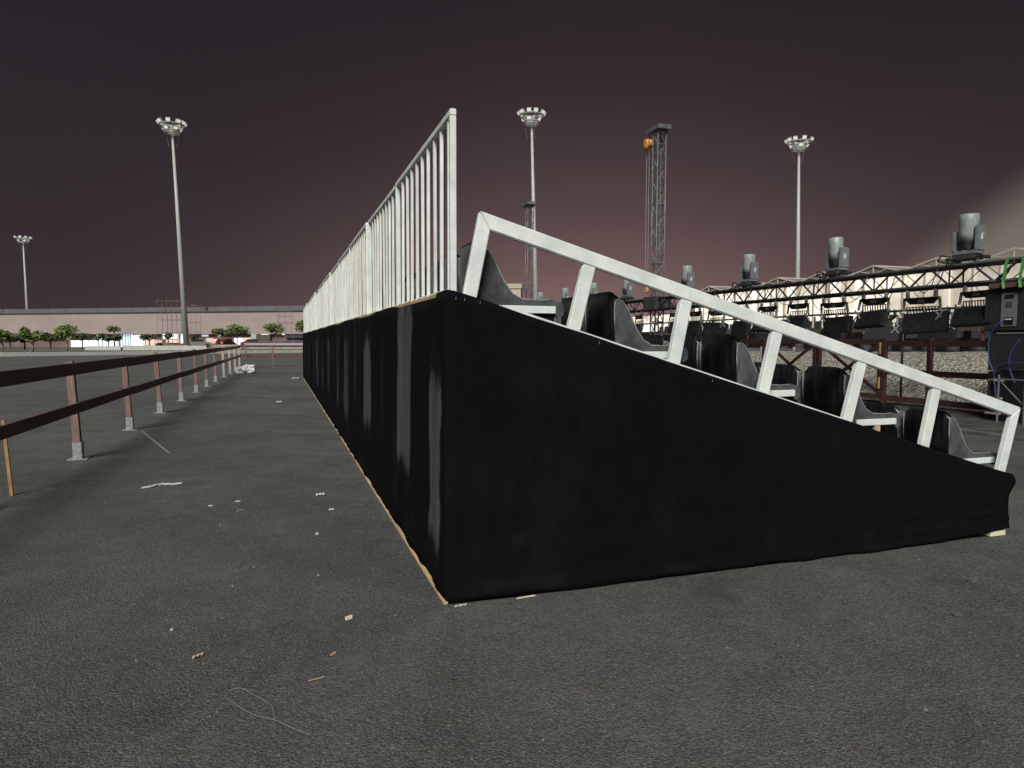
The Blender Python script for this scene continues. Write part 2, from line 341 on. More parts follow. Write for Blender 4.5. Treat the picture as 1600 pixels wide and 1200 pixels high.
# ------------------------------------------------------------------ grandstand
H = 1.78; LEN = 24.6
XB = [0.21, 1.10, 2.035, 2.985, 4.03]; PZ = [1.727, 1.449, 1.185, 0.955, 0.605]
gs = empty('grandstand', 'long black draped spectator stand with white railing and sloping handrail', 'grandstand')
def sl(x): return H + (0.46-H)*x/4.49
# treads
edges = [0.03, 0.98, 1.91, 2.86, 3.88, 4.36]
for k_ in range(5):
    t = MB(); zt = PZ[k_]-0.40
    if zt < 0.25: zt = 0.25
    t.box(edges[k_], edges[k_+1]-0.004, 0.09, LEN-0.03, 0.02, zt); t.build('tread', mat('dark_deck_board', (0.045, 0.042, 0.04), 0.7, 0, 0.5, 4), gs)
def sheenval(y, z):  # sheen of the cloth painted as paler vertical bands
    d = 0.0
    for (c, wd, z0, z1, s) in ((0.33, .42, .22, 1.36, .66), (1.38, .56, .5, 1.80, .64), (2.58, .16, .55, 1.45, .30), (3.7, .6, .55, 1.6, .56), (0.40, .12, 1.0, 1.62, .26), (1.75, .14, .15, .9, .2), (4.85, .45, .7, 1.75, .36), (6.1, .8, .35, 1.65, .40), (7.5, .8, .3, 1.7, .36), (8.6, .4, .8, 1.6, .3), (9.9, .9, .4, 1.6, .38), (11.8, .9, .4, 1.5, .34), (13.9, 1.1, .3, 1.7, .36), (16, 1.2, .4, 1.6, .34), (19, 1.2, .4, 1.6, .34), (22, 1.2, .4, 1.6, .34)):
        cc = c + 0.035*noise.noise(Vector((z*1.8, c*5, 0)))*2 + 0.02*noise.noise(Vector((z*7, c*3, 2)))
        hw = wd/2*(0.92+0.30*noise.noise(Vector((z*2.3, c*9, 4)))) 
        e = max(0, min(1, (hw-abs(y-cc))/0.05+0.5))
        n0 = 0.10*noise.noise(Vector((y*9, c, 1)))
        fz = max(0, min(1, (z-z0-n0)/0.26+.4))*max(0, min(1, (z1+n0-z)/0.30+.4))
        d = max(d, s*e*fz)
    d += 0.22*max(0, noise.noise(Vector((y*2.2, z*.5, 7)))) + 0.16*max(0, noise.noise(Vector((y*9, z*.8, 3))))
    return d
def drape(name, fn, us, vs, label=None):
    bm = bmesh.new(); g = []
    dl = bm.verts.layers.float.new('sheen')
    for a in us:
        col = []
        for b in vs:
            p, d = fn(a, b); vv = bm.verts.new(p); vv[dl] = d; col.append(vv)
        g.append(col)
    for i in range(len(us)-1):
        for j in range(len(vs)-1): bm.faces.new((g[i][j], g[i+1][j], g[i+1][j+1], g[i][j+1])).smooth = True
    me = bpy.data.meshes.new(name); bm.to_mesh(me); bm.free(); me.materials.append(CLOTH)
    o = bpy.data.objects.new(name, me); C.objects.link(o); o.parent = gs
    md = o.modifiers.new('thick', 'SOLIDIFY'); md.thickness = 0.006; md.offset = 0
    if label: o['label'] = label
    return o
# back drape: hangs from staples, scalloped top and bottom edge
ys = [0.0]
while ys[-1] < LEN: ys.append(ys[-1]+(0.022 if ys[-1] < 5 else 0.07 if ys[-1] < 12 else 0.15))
def backfn(y, v):
    top = 1.775 - (max(0, 0.020*math.sin(y*1.9+1.5*noise.noise(Vector((y, 3, 0))))+.006) if y > 0.3 else -0.004)
    bot = 0.022 + 0.012*noise.noise(Vector((y*1.1, 0, 9))) + 0.010*abs(math.sin(y*3.1)) if y > 0.12 else 0.012
    z = bot+(top-bot)*v
    fold = 0.024*noise.noise(Vector((y*3.0, z*.35, 0))) + 0.008*noise.noise(Vector((y*9, z*.7, 5)))
    out_ = 0.02 + 0.02*(1-v)
    k0 = min(1, y/.25)
    return (-.034*(1-k0)+k0*(-out_-fold*(1-v*v*.5)), y-0.026, z), sheenval(y, z)
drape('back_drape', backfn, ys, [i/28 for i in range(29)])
# end drape
xs = [-0.034+i*4.454/90 for i in range(91)]
def endfn(x, v):
    top = min(H+.002, sl(x)) + 0.006*noise.noise(Vector((x*3, 1, 0)))
    hem = 0.006+0.012*max(0, noise.noise(Vector((x*2.5, 0, 3)))) + (0.055*max(0, (x-3.3)/1.1)**1.6)
    z = hem+(top-hem)*v
    lowf = max(0, 1-(z-hem)/0.35)
    f = 0.010*noise.noise(Vector((x*1.5, z*1.2, 0))) + lowf*(0.034*noise.noise(Vector((x*1.8, z*16, 4)))+0.022*noise.noise(Vector((x*5+z*6, z*9, 8))))
    flare = 0.03*max(0, (x-3.6)/0.8)**2*(1-v)
    dd = 0.16*max(0, noise.noise(Vector((x*.9, z*1.4, 17)))) + 0.10*max(0, noise.noise(Vector((x*4, z*2, 27)))) + 0.75*max(0, 1-z/.12)*max(0, noise.noise(Vector((x*1.6, z*40, 5))))*(x < 2.4) + 0.25*max(0, 1-((x-0.42)**2/.006+(z-.34)**2/.0025))*0.8  # includes paler hem folds, their sheen put into the colour
    dd += 0.20*max(0, 1-((x-0.62)**2/.007+(z-.06)**2/.004))
    bulge = 0.085*math.exp(-((x-4.42)/.16)**2)*math.exp(-((z-0.42)/.07)**2)
    X = x + bulge + 0.012*noise.noise(Vector((z*6, 5, 0)))*(x > 4.3)
    k0 = min(1, (x+.034)/.15)
    return (X, -0.026-(abs(f)*.7+lowf*0.012+flare*0.3)*k0, z), dd
drape('end_drape', endfn, xs, [i/40 for i in range(41)])
def frontfn(y, v):
    return (4.425+0.012*noise.noise(Vector((y*4, v*2, 0)))+0.05*math.exp(-((v-.9)/.12)**2), y-0.025, 0.05+(0.46-0.05)*v), 0.0
drape('front_drape', frontfn, [i*LEN/160 for i in range(161)], [i/10 for i in range(11)])
# timber sill under the drape, timber capping along the back edge
def strip(name, x0, x1, z0, z1, y0, y1, m, n, amp):
    s = MB(); st = (y1-y0)/n
    for i in range(n):
        a = y0+i*st; o1 = amp*noise.noise(Vector((a, 1, 2))); o2 = o1
        s.box(x0+o1, x1+o1, a, a+st-.004, z0, z1)
    return s.build(name, m, gs, bevel=0.003)
strip('timber_sill', -0.055, -0.028, 0.003, 0.020, -0.035, LEN, PINE, 11, 0.010)
strip('timber_capping', -0.012, 0.05, 1.755, 1.779, 0.3, LEN, PINE, 12, 0.004)
for (sx, sz) in ((.02, 1.735), (.07, 1.73), (.16, 1.715), (.9, 1.49), (1.7, 1.25)):
    MB().bar((sx, -.040, sz-.010), (sx+.001, -.040, sz+.006), .0022, .0022, ref=(0, 1, 0)).build('staple', GALV, gs)
MB().box(4.24, 4.40, -0.045, 0.05, 0.004, 0.05).build('packing_block', WOODW, gs, bevel=0.003)
# white edge trim on the slope
e = MB(); e.bar((0.30, -0.002, sl(.30)+.004), (2.86, -0.002, sl(2.86)+.001), 0.030, 0.016); e.build('edge_trim', WSTEEL, gs)
# sloping handrail
hr = []
def rail_z(x): return 2.235+(0.985-2.235)*(x-0.18)/(4.61-0.18)
d = Vector((4.43, 0, -1.25)).normalized(); nrm = Vector((d.z, 0, -d.x))*-1
def v2(x, z): return Vector((x, 0, z))
def meet(p, d1, q, d2):
    det = d1.x*-d2.z+d2.x*d1.z; r = q-p; t_ = (r.x*-d2.z+d2.x*r.z)/det; return p+d1*t_
TH = .086; A = v2(.18, 2.235); B = v2(4.61, .985); fA = v2(.075, 1.72); fB = v2(4.45, .40); dr = (B-A).normalized()
pn = lambda d_: v2(d_.z, -d_.x)
dA = (fA-A).normalized(); dB = (fB-B).normalized()
iA = meet(A+pn(dr)*TH, dr, A-pn(dA)*.080, dA); iB = meet(A+pn(dr)*TH, dr, B+pn(dB)*.078, dB)
def prism(pts, y0, y1):
    n_ = len(pts); m_ = MB(); m_.v = [(p.x, y0, p.z) for p in pts]+[(p.x, y1, p.z) for p in pts]
    m_.f = [tuple(range(n_)), tuple(range(2*n_-1, n_-1, -1))]+[(i, (i+1) % n_, n_+(i+1) % n_, n_+i) for i in range(n_)]; return m_
prism([A, B, iB, iA], .0275, .0725).build('handrail', WSTEEL, gs, bevel=0.006)
gA = (A-iA).normalized()*.002; gB = (B-iB).normalized()*.002
prism([A+dA*.004, iA+dA*.004, fA-pn(dA)*.080, fA], .0275, .0725).build('handrail_post', WSTEEL, gs, bevel=0.005)
prism([B+dB*.004, iB+dB*.004, fB+pn(dB)*.078, fB], .0275, .0725).build('handrail_post', WSTEEL, gs, bevel=0.005)
for (xt, zt, xb, zb) in ((0.87, 1.97, 0.755, 1.52), (1.55, 1.78, 1.455, 1.31), (2.26, 1.57, 2.145, 1.10), (3.0, 1.37, 2.87, 0.90), (3.72, 1.17, 3.61, 0.68)):
    dd = (Vector((xt, 0, zt))-Vector((xb, 0, zb))).normalized()
    xs_ = 0.042 if xt < 0.5 else (-0.042 if xt > 4.5 else 0)
    pt = Vector((xt+xs_, .05, zt-xs_*0.28)); lim = rail_z(pt.x)-.0895; pt = pt-dd*((pt.z-lim)/dd.z if xs_ == 0 else .0885); pb = Vector((xb+xs_, .05, zb))-dd*0.25
    MB().bar(pb, pt, 0.045, 0.082, ref=(1, 0, 0)).build('handrail_post', WSTEEL, gs, bevel=0.005)
# back railing: thirteen welded panels with square balusters
PL = 1.89; npan = 13
tops = [2.775, 2.775, 2.765, 2.77, 2.775, 2.76, 2.77, 2.755, 2.77, 2.76, 2.765, 2.77, 2.76]
for p in range(npan):
    y0 = 0.005+p*PL; zt = tops[p]; dx = 0.012*math.sin(p*2.1)*(p > 0)
    pan = MB().bar((0.02+dx, y0, zt-.0175), (0.02+dx, y0+PL-.012, zt-.0175+(0.004 if p % 2 else -0.003)), 0.035, 0.035).build('railing_panel', WSTEEL, gs, bevel=0.003)
    for yy in (y0+.0176, y0+PL-.030):
        MB().bar((0.02+dx, yy, 1.72), (0.02+dx, yy, zt-.036), 0.035, 0.034, ref=(0, 1, 0)).build('railing_post', WSTEEL, pan, bevel=0.003)
    nb = 9
    tgt = MB() if p >= 11 else None
    for i in range(nb):
        yy = y0+0.10+i*0.19
        ln = 0.006*random.uniform(-1, 1)
        bb = tgt or MB()
        bb.bar((0.02+dx+ln, yy+ln, 1.70), (0.02+dx, yy, zt-.030), 0.019, 0.019, ref=(0, 1, 0))
        if not tgt: bb.build('baluster', BALS[(p*9+i*i*5+i) % 7 % 3 if p % 4 != 2 else 1+i % 2], pan)
    if tgt: tgt.build('balusters', BALS[1], pan)['kind'] = 'stuff'
    MB().box(0.0125+dx, 0.0275+dx, y0+.036, y0+PL-.05, 1.783, 1.797).build('bottom_rail', WSTEEL, pan)

# ------------------------------------------------------------------ seats
def seat_shell(outer, inner, us, W):
    m = len(outer); s = MB()
    for u in us:
        a = abs(u); wing = max(0.0, (a-0.55)/0.45)**1.5
        rz = 0.045*max(0, (a-.7)/.3)**2.2
        for (o_, i_) in zip(outer, inner):
            x = i_[0]+(o_[0]-i_[0])*wing; z = i_[1]+(o_[1]-i_[1])*wing
            if z > 0.1: z -= rz*(z-0.1)/0.26
            s.v.append((x, u*W, z))
    n = len(us)
    for j in range(n-1):
        for k_ in range(m):
            s.f.append((j*m+k_, j*m+(k_+1) % m, (j+1)*m+(k_+1) % m, (j+1)*m+k_))
    return s, m, n
outer = [(0.0, -.04), (-.01, .1), (-.015, .24), (-.012, .335), (.01, .355), (.045, .335), (.085, .27), (.12, .19), (.155, .11), (.20, .05), (.26, .018), (.36, .012), (.46, .016), (.525, .004), (.54, -.03), (.535, -.075), (.505, -.095), (.48, -.085), (.475, -.045), (.30, -.04), (.12, -.045)]
inner = [(-.01, -.04), (-.03, .1), (-.035, .24), (-.03, .34), (-.018, .362), (-.005, .345), (.0, .27), (.005, .19), (.015, .10), (.05, .03), (.14, -.005), (.30, -.012), (.44, .0), (.505, -.004), (.525, -.03), (.52, -.070), (.505, -.085), (.49, -.07), (.47, -.035), (.30, -.035), (.12, -.04)]
us = [-1, -.97, -.9, -.8, -.65, -.45, 0, .45, .65, .8, .9, .97, 1]
def make_seat():
    root = empty('bucket_seat', 'x', 'seat')
    s, m, n = seat_shell(outer, inner, us, 0.20)
    s.build('shell', SEATM, root, smooth=True)
    for sg in (-1, 1):
        e_ = MB(); P = []
        for (x, z) in outer:
            if z > .1: z -= .045*(z-.1)/.26
            P.append((x, z))
        i0 = len(P)
        y0, y1 = sg*0.1995, sg*0.206
        e_.v = [(x, y0, z) for x, z in P]+[(x, y1, z) for x, z in P]
        c0 = [(x, y1, z) for x, z in P]
        e_.f = [tuple(range(i0, 2*i0))]+[(a, (a+1) % i0, i0+(a+1) % i0, i0+a) for a in range(i0)]
        e_.build('side_panel', SEATE, root)
        rp = [(x, sg*.205, z) for (x, z) in P[1:13]]
        MB().tube(rp, .0045, 6).build('rim_highlight', SEATR, root, smooth=True)  # thin pale tube added as the edge highlight
    f_ = MB().box(0.10, 0.475, -0.228, -0.208, -0.068, -0.022); f_.build('frame_bar', WSTEEL, root, bevel=0.003)
    MB().box(0.27, 0.32, -0.225, -0.205, -0.34, -0.069).build('support_post', PINE, root)
    MB().box(0.10, 0.45, 0.16, 0.19, -0.34, -0.046).build('support_bracket', BLACKM, root)
    return root
proto = make_seat()
rows = ['top', 'second', 'third', 'fourth', 'lowest']
NCOL = [18, 12, 10, 8, 8]
first = True
for r in range(5):
    for c_ in range(NCOL[r]):
        o = proto if first else copy_tree(proto); first = False
        o.location = (XB[r]+0.012*random.uniform(-1, 1), 0.365+0.462*c_, PZ[r]+0.008*random.uniform(-1, 1))
        o.rotation_euler = (0, 0, R(random.uniform(-2.5, 2.5)))
        o['label'] = f'charcoal bucket seat, {ORD[c_]} from the near end of the {rows[r]} row of the stand'
        o['category'] = 'seat'; o['group'] = 'bucket seats bolted along the stand'

# ------------------------------------------------------------------ left timber fence
fe = empty('timber_fence', 'low brown timber fence of posts and two rails crossing the asphalt', 'fence', (0, 0, 0))
py = [-2.8, 0.1, 3.1, 6.03, 8.95, 11.75, 14.65, 17.5, 20.1, 22.9, 26.2, 29.3, 32.4, 35.6]
for i, y in enumerate(py):
    x = -3.32+0.012*(y-6); lean = 0.055 if i < 6 else 0.03
    if i == 2: x, y = -3.42, 3.2
    po = MB().bar((x, y, 0.10), (x-lean*1.1, y+.01, 1.225+0.02*math.sin(i*3)), 0.085 if i != 2 else .05, 0.085 if i != 2 else .04, ref=(0, 1, 0)).build('post', (POSTB2 if i in (4, 5, 7, 8) else POSTB) if i < 10 else PALEW, fe, bevel=0.004)
    MB().box(x-.11, x+.11, y-.09, y+.09, 0.004, 0.014).build('base_plate', GALV, po)
    sh_ = MB(); sh_.box(x-.052, x-.045, y-.05, y+.05, 0.015, 0.22); sh_.box(x+.045, x+.052, y-.05, y+.05, 0.015, 0.22); sh_.box(x-.044, x+.044, y-.055, y-.045, 0.015, 0.22); sh_.build('post_shoe', GALV, po)
xr = lambda y, l: -3.32+0.012*(y-6)-0.055*l+0.075
segs = [(-2.9, 3.4), (3.4, 9.0), (9.0, 14.7), (14.7, 20.2), (20.2, 24.6), (24.6, 30), (30, 35.7)]
for (a, b) in segs:
    for (z, h) in ((1.135, .145), (0.655, .125)):
        pale = a > (24 if z > 1 else 24)  # far rails paler, lamp light on them put into the wood colour
        l_ = z if a < 14 else z*.6
        o = MB().bar((xr(a, l_), a+.003, z), (xr(b, l_), b-.003, z+0.008), 0.035, h).build('rail', PALEW if pale else BROWN, fe, bevel=0.003)
        if pale: o['label'] = 'pale far end rail with lamp light put into its colour'
# return run
for x in (-2.62, -1.25, 0.4):
    po = MB().bar((x, 36.3, 0.1), (x-.05, 36.3, 1.24), 0.08).build('post', POSTB2, fe)
    MB().box(x-.1, x+.1, 36.2, 36.4, .004, .014).build('base_plate', GALV, po)
for z in (1.16, .63): MB().bar((-2.95, 36.36, z), (0.6, 36.36, z), .035, .13).build('rail', BROWN, fe)
stake = MB().bar((-3.37, 3.94, 0.0), (-3.415, 3.94, 0.735), 0.028, 0.022).build('wooden_stake', mat('orange_brown_stick', (0.30, 0.17, 0.075), 0.7, 0, 0.25, 9))
tag(stake, 'thin orange brown wooden stake standing at the left edge before the fence', 'stake')

# ------------------------------------------------------------------ litter on the asphalt
def litter(name, label, cat, x, y, l, wd, rot, h, m, curl=0.0):
    s = MB(); n = 6; Mz = Matrix.Rotation(rot, 4, 'Z')
    if name == 'paper_scrap' and y < 5: l *= .72; wd *= .72
    for i in range(n):
        a = -l/2+i*l/n; b = a+l/n
        z0 = 0.003+abs(curl*math.sin(i*1.9)); z1 = 0.003+abs(curl*math.sin((i+1)*1.9))
        ww = wd*(0.8+0.3*math.sin(i*2.7)); w2 = wd*(0.8+0.3*math.sin((i+1)*2.7))
        P = [(a, -ww/2, z0), (b, -w2/2, z1), (b, w2/2, z1), (a, ww/2, z0)]
        s.hexa([Mz @ Vector(p) for p in P]+[Mz @ Vector((p[0], p[1], p[2]+h)) for p in P])
    return tag(s.build(name, m, loc=(x, y, 0)), label, cat)
litter('wood_chip', 'pale yellow wood block lying left of the near corner of the stand', 'wood chip', -0.58, -0.06, .040, .018, .5, .016, WOODW)
litter('wood_chip', 'small wood chip with orange edge nearest the camera below the pale block', 'wood chip', -0.69, -0.46, .032, .012, .7, .008, mat('tan_chip', (0.42, 0.27, 0.16), .8, 0, .3, 40))
litter('paper_scrap', 'white paper scrap lying against the near corner of the stand', 'litter', 0.035, -0.075, .10, .018, 0.15, .004, WHITEP, .004)
litter('paper_scrap', 'white scrap midway along the walkway beside the draped side', 'litter', -0.56, 3.03, .11, .06, .2, .01, WHITEP, .01)
litter('paper_scrap', 'small white scrap just nearer than the larger one beside the draped side', 'litter', -0.5, 2.41, .06, .028, .1, .01, WHITEP)
litter('paper_scrap', 'tiny white crumb beside the draped side, nearest of three', 'litter', -0.66, 1.65, .03, .03, .1, .014, WHITEP)
litter('paper_scrap', 'small pale scrap left of a pair of scraps in mid walkway', 'litter', -1.52, 2.87, .06, .03, -.2, .008, WHITEP, .006)
litter('paper_scrap', 'farther pale scrap of the close pair in mid walkway', 'litter', -1.30, 2.98, .06, .03, .1, .008, WHITEP, .005)
litter('paper_scrap', 'nearer thin grey scrap of the close pair in mid walkway', 'litter', -1.26, 2.61, .09, .022, .6, .005, GALV, .006)
litter('paper_scrap', 'tiny white crumb on the near left asphalt', 'litter', -1.46, .08, .02, .018, 0, .010, WHITEP)
litter('dry_leaf', 'small curled dry leaf on the near left asphalt', 'leaf', -1.3, -.28, .05, .016, .6, .004, mat('dry_leaf', (.38, .34, .24), .8), .008)
litter('twig', 'thin pale twig lying flat on the near asphalt', 'twig', -.78, -.68, .07, .0045, .25, .004, PINE)
litter('twig', 'thin pale splinter by the foot of the black end drape', 'twig', .43, -.07, .12, .008, .1, .006, WOODW)
litter('stone', 'dark pebble lying right of the stand on bare asphalt, farther of two', 'stone', 3.17, -.71, .06, .03, .1, .020, mat('dark_stone', (.09, .085, .08), .9))
litter('stone', 'small dark pebble right of the stand, nearer of two', 'stone', 2.58, -1.07, .05, .022, -.1, .014, MATS['dark_stone'])
litter('paper_scrap', 'faint white scrap far along the walkway near the plastic bag', 'litter', -.35, 24, .25, .12, .3, .02, WHITEP, .03)
litter('paper_scrap', 'white scrap on the walkway halfway to the far end of the stand', 'litter', -0.95, 13.5, .12, .06, .3, .02, WHITEP, .02)
tp = MB()
pts = [(-2.25, 3.90), (-2.17, 3.92), (-2.13, 3.99), (-2.07, 4.03), (-2.0, 3.99), (-1.9, 4.0)]
for a, b in zip(pts, pts[1:]): tp.bar((a[0], a[1], .010), (b[0]+.004, b[1], .016), .028, .012)
tag(tp.build('torn_tape', WHITEP), 'crumpled white torn tape lying on the asphalt between fence and stand', 'tape')
tag(MB().bar((-3.06, 8.7, .004), (-2.32, 6.2, .004), .022, .003).build('cord', mat('dusty_cord', (.26, .26, .25), .8)), 'straight pale cord lying on the asphalt beside the fence posts', 'cord')
wq = [Vector((x, y, .004+.006*(i % 3))) for i, (x, y) in enumerate([(-0.823, -1.118), (-0.891, -1.053), (-0.951, -0.989), (-1.017, -0.913), (-1.073, -0.854), (-1.122, -0.783), (-1.15, -0.714), (-1.129, -0.676), (-1.091, -0.683), (-1.041, -0.73), (-0.992, -0.812), (-0.963, -0.875), (-0.951, -0.954), (-0.953, -0.989)])]
wq = [wq[0]]+wq+[wq[-1]]; wp = []
for i in range(1, len(wq)-2):
    for t in [k_/6 for k_ in range(6)]:
        a, b, c_, d_ = wq[i-1:i+3]
        wp.append(.5*((2*b)+(c_-a)*t+(2*a-5*b+4*c_-d_)*t*t+(3*b-a-3*c_+d_)*t**3))
tag(MB().tube(wp, .0012, 5).build('wire_loop', mat('pale_wire', (.24, .235, .22), .5), smooth=True), 'loop of thin pale wire lying on the near asphalt', 'wire')
bm = bmesh.new(); bmesh.ops.create_icosphere(bm, subdivisions=4, radius=1)
for vv in bm.verts:
    c0 = vv.co.copy(); nn = noise.noise(c0*1.9)+.5*noise.noise(c0*5)+.25*noise.noise(c0*11)
    c0 *= 1+.38*nn
    vv.co = (c0.x*.42*(1+.2*math.sin(c0.x*4)), c0.y*.32, max(0.005, c0.z*.24+.15))
me = bpy.data.meshes.new('plastic_bag'); bm.to_mesh(me); bm.free(); me.materials.append(PBAG)
bag = bpy.data.objects.new('plastic_bag', me); C.objects.link(bag); bag.location = (-2.3, 29.2, 0)
tag(bag, 'crumpled clear plastic bag lying on the asphalt beside the far fence', 'plastic bag')

gr = MB(); rg = random.Random(11)
for k_ in range(420):
    x = rg.uniform(-3.2, 4.6); y = -2.9+5.5*rg.random()**1.5
    if x > -.2 and y > -.12: continue
    if noise.noise(Vector((x*.8, y*.8, 4))) < rg.uniform(-.5, .35): continue
    r_ = .0022+.0065*rg.random()**3; M_ = Matrix.Translation((x, y, r_*.5)) @ Matrix.Rotation(rg.uniform(0, 6.3), 4, 'Z')
    q = [M_ @ Vector((r_*a*rg.uniform(.7, 1.6), r_*b*rg.uniform(.7, 1.3), r_*c*rg.uniform(.5, .9))) for a, b, c in ((-1, -1, -1), (1, -1, -1), (1, 1, -1), (-1, 1, -1), (-.6, -.6, 1), (.6, -.6, 1), (.6, .6, 1), (-.6, .6, 1))]
    gr.hexa(q)
gr.build('grit', mat('loose_grit', (.11, .105, .09), .9, 0, .5, 60, col2=(.26, .25, .22)))['kind'] = 'stuff'

# ------------------------------------------------------------------ high masts
def mast(base, top, label, nup, seed):
    base = Vector(base); top = Vector(top); rnd = random.Random(seed)
    r_ = empty('floodlight_mast', label, 'floodlight mast', base, 0, 'floodlight masts round the site')
    t = top-base; h = t.length; q = t.normalized()
    MB().tube([(0, 0, 0), t*.5, t*.985], [.38, .25, .13], 14).build('pole', ALU, r_, smooth=True)
    MB().box(-.6, .6, -.6, .6, 0, .25).build('plinth', CONC, r_)
    c1 = t*.985; c0 = c1-Vector((0, 0, .72))
    hd = MB(); hd.ring(c1, 1.42, .07); hd.ring(c0, .88, .07); hd.ring(c0-Vector((0, 0, .2)), .86, .045)
    for k_ in range(8):
        a = k_*math.pi/4+.2; e1 = Vector((math.cos(a), math.sin(a), 0))
        hd.bar(c1+e1*.9, c0+e1*.86, .05); hd.bar(c1+e1*1.42, c1, .04); hd.bar(c0+e1*.86, c0, .04)
        (hd.tube([c0+e1*.9, t*.985-Vector((0, 0, 2.6))+e1*.5], .007, 4) if k_ % 3 == 0 else None)
    hd.build('headframe', ALU, r_)
    for (cc, rad, n) in ((c1, 1.42, nup), (c0, .88, 5)):
        for k_ in range(n):
            a = 2*math.pi*k_/n+.35+rnd.uniform(-.15, .15); e1 = Vector((math.cos(a), math.sin(a), 0))
            Mx = Matrix.Translation(cc+e1*(rad+.1)+Vector((0, 0, .26))) @ Matrix.Rotation(a, 4, 'Z') @ Matrix.Rotation(R(38), 4, 'Y')
            f_ = MB().box(-.12, .10, -.26, .26, -.20, .20, Mx).build('floodlight', ALU, r_)
            MB().box(.101, .125, -.23, .23, -.17, .17, Mx).build('lens', E_LAMP, f_)
    return r_
mast((-11.99, 90.63, .15), (-12.98, 90.51, 28.2), 'tall floodlight mast rising left of the stand beyond the timber fence', 9, 1)
mast((28.6, 73.5, 0), (27.9, 73.8, 28.6), 'tall floodlight mast behind the top end of the stand beside a thin truss tower', 10, 2)
mast((62.6, 67.9, 0), (62.2, 68.2, 27.2), 'tall floodlight mast rising behind the white marquee on the right', 9, 3)
mast((-54.7, 178, 0), (-55.15, 178.2, 24.5), 'most distant floodlight mast at the far left above the trees', 9, 4)

# ------------------------------------------------------------------ far building on the left
FA = Vector((-55.0, 162.4, 0)); FB = Vector((2.77, 123.1, 0)); ft = (FB-FA).normalized(); fn_ = Vector((ft.y, -ft.x, 0))
if fn_.y > 0: fn_ = -fn_
bd = empty('warehouse_building', 'long low beige building with grey roof fascia and lit shop fronts', 'building', FA, math.atan2(ft.y, ft.x))
# local: x along facade, -y toward the viewer
MB().box(-60, 92, 0, 30, 2.6, 7.0).build('upper_wall', FACADE, bd)
MB().box(-60, 92, .8, 30, 0, 2.6).build('lower_wall', BRICK, bd)
MB().box(-60.5, 92.5, -.2, 31, 6.75, 7.62).build('roof_fascia', FASCIA, bd)
for i in range(-7, 12): MB().box(i*8+1.0, i*8+1.12, -.215, -.201, 6.76, 7.61).build('fascia_joint', SOFFITG, bd)
MB().box(-60.3, 92.3, -.14, -.01, 6.58, 6.74).build('gutter', SOFFITG, bd)
MB().box(49.9, 50.5, -.36, -.22, 7.1, 7.75).build('roof_box', SOFFITG, bd)
def win(u0, u1, z0, z1, m, name='shop_window', bars=0):
    u0 *= .72; u1 *= .72; z0 = 1.5+(z0-1.5)*.72; z1 = 1.5+(z1-1.5)*.72
    f_ = MB().box(u0, u1, .55, .79, max(z0, .05), z1).build(name, m, bd)
    if bars:
        s = MB(); n = bars
        for i in range(n+1): s.box(u0+(u1-u0)*i/n-.05, u0+(u1-u0)*i/n+.05, .50, .549, max(z0, .05), z1)
        s.build('window_frame', FASCIA, f_)
for a in ((24.2, 33.6, -.6, 1.25, E_WHITE, 'shop_window', 6), (33.9, 35.2, -.6, 2.0, E_BLUE, 'shop_window', 1), (35.3, 40.1, -.6, 1.2, E_WHITE, 'shop_window', 4), (33.2, 37.5, 1.9, 2.7, E_WHITE, 'shop_window', 3),
          (41.1, 44.6, -.5, 3.0, E_BLUE, 'shop_window', 4), (44.7, 48.7, -.4, 2.8, E_WHITE, 'shop_window', 5), (49.0, 51.1, 1.75, 2.9, E_WHITE, 'shop_window', 2), (49.4, 52.3, .0, 1.55, E_WARM, 'lit_doorway', 0), (52.6, 54.5, .2, 1.4, E_PINK, 'lit_doorway', 0),
          (54.8, 56.6, 1.7, 3.1, E_WHITE, 'shop_window', 1), (57.4, 59.6, 1.8, 3.1, E_WHITE, 'shop_window', 2), (56.0, 59.9, .7, 1.6, E_WARM, 'lit_doorway', 0), (60.6, 62.9, .6, 3.0, E_WHITE, 'shop_window', 2),
          (67.2, 69.0, 2.4, 2.85, E_BLUE, 'wall_lamp', 0), (71.7, 73.2, 2.5, 3.0, E_WHITE, 'wall_lamp', 0), (68.5, 76.2, .4, 2.0, E_PINK, 'lit_doorway', 0), (70.7, 75.0, .6, 1.7, E_WARM, 'lit_doorway', 0),
          (77.0, 79.4, .4, 2.0, E_WHITE, 'backlit_sign', 0), (79.8, 82.3, .5, 2.1, E_WARM, 'lit_doorway', 0), (85.0, 87.0, 2.3, 3.5, E_WHITE, 'backlit_sign', 0), (91.0, 93.0, 2.85, 3.35, E_WHITE, 'shop_window', 1), (94.3, 96.0, 2.8, 3.3, E_WHITE, 'shop_window', 1)):
    a = list(a)
    if a[4] is E_WARM and a[0] == 70.7: a[1] = 74.9; 
    if a[0] == 68.5: a[1] = 70.5
    win(*a)
MB().box(92.2*.72, 101*.72, .2, .54, 1.95, 3.2).build('dark_canopy', SOFFITG, bd)
MB().box(88.5*.72, 101*.72, -.3, .45, .4, 1.4).build('purple_hoarding', PURPLE, bd)
MB().box(82.9*.72, 84.4*.72, -.3, .5, .2, 2.6).build('concrete_pier', CONC, bd)
MB().box(84.5*.72, 88*.72, .1, .5, .2, 2.5).build('brown_shutter', mat('brown_shutter', (.10, .075, .05), .8), bd)

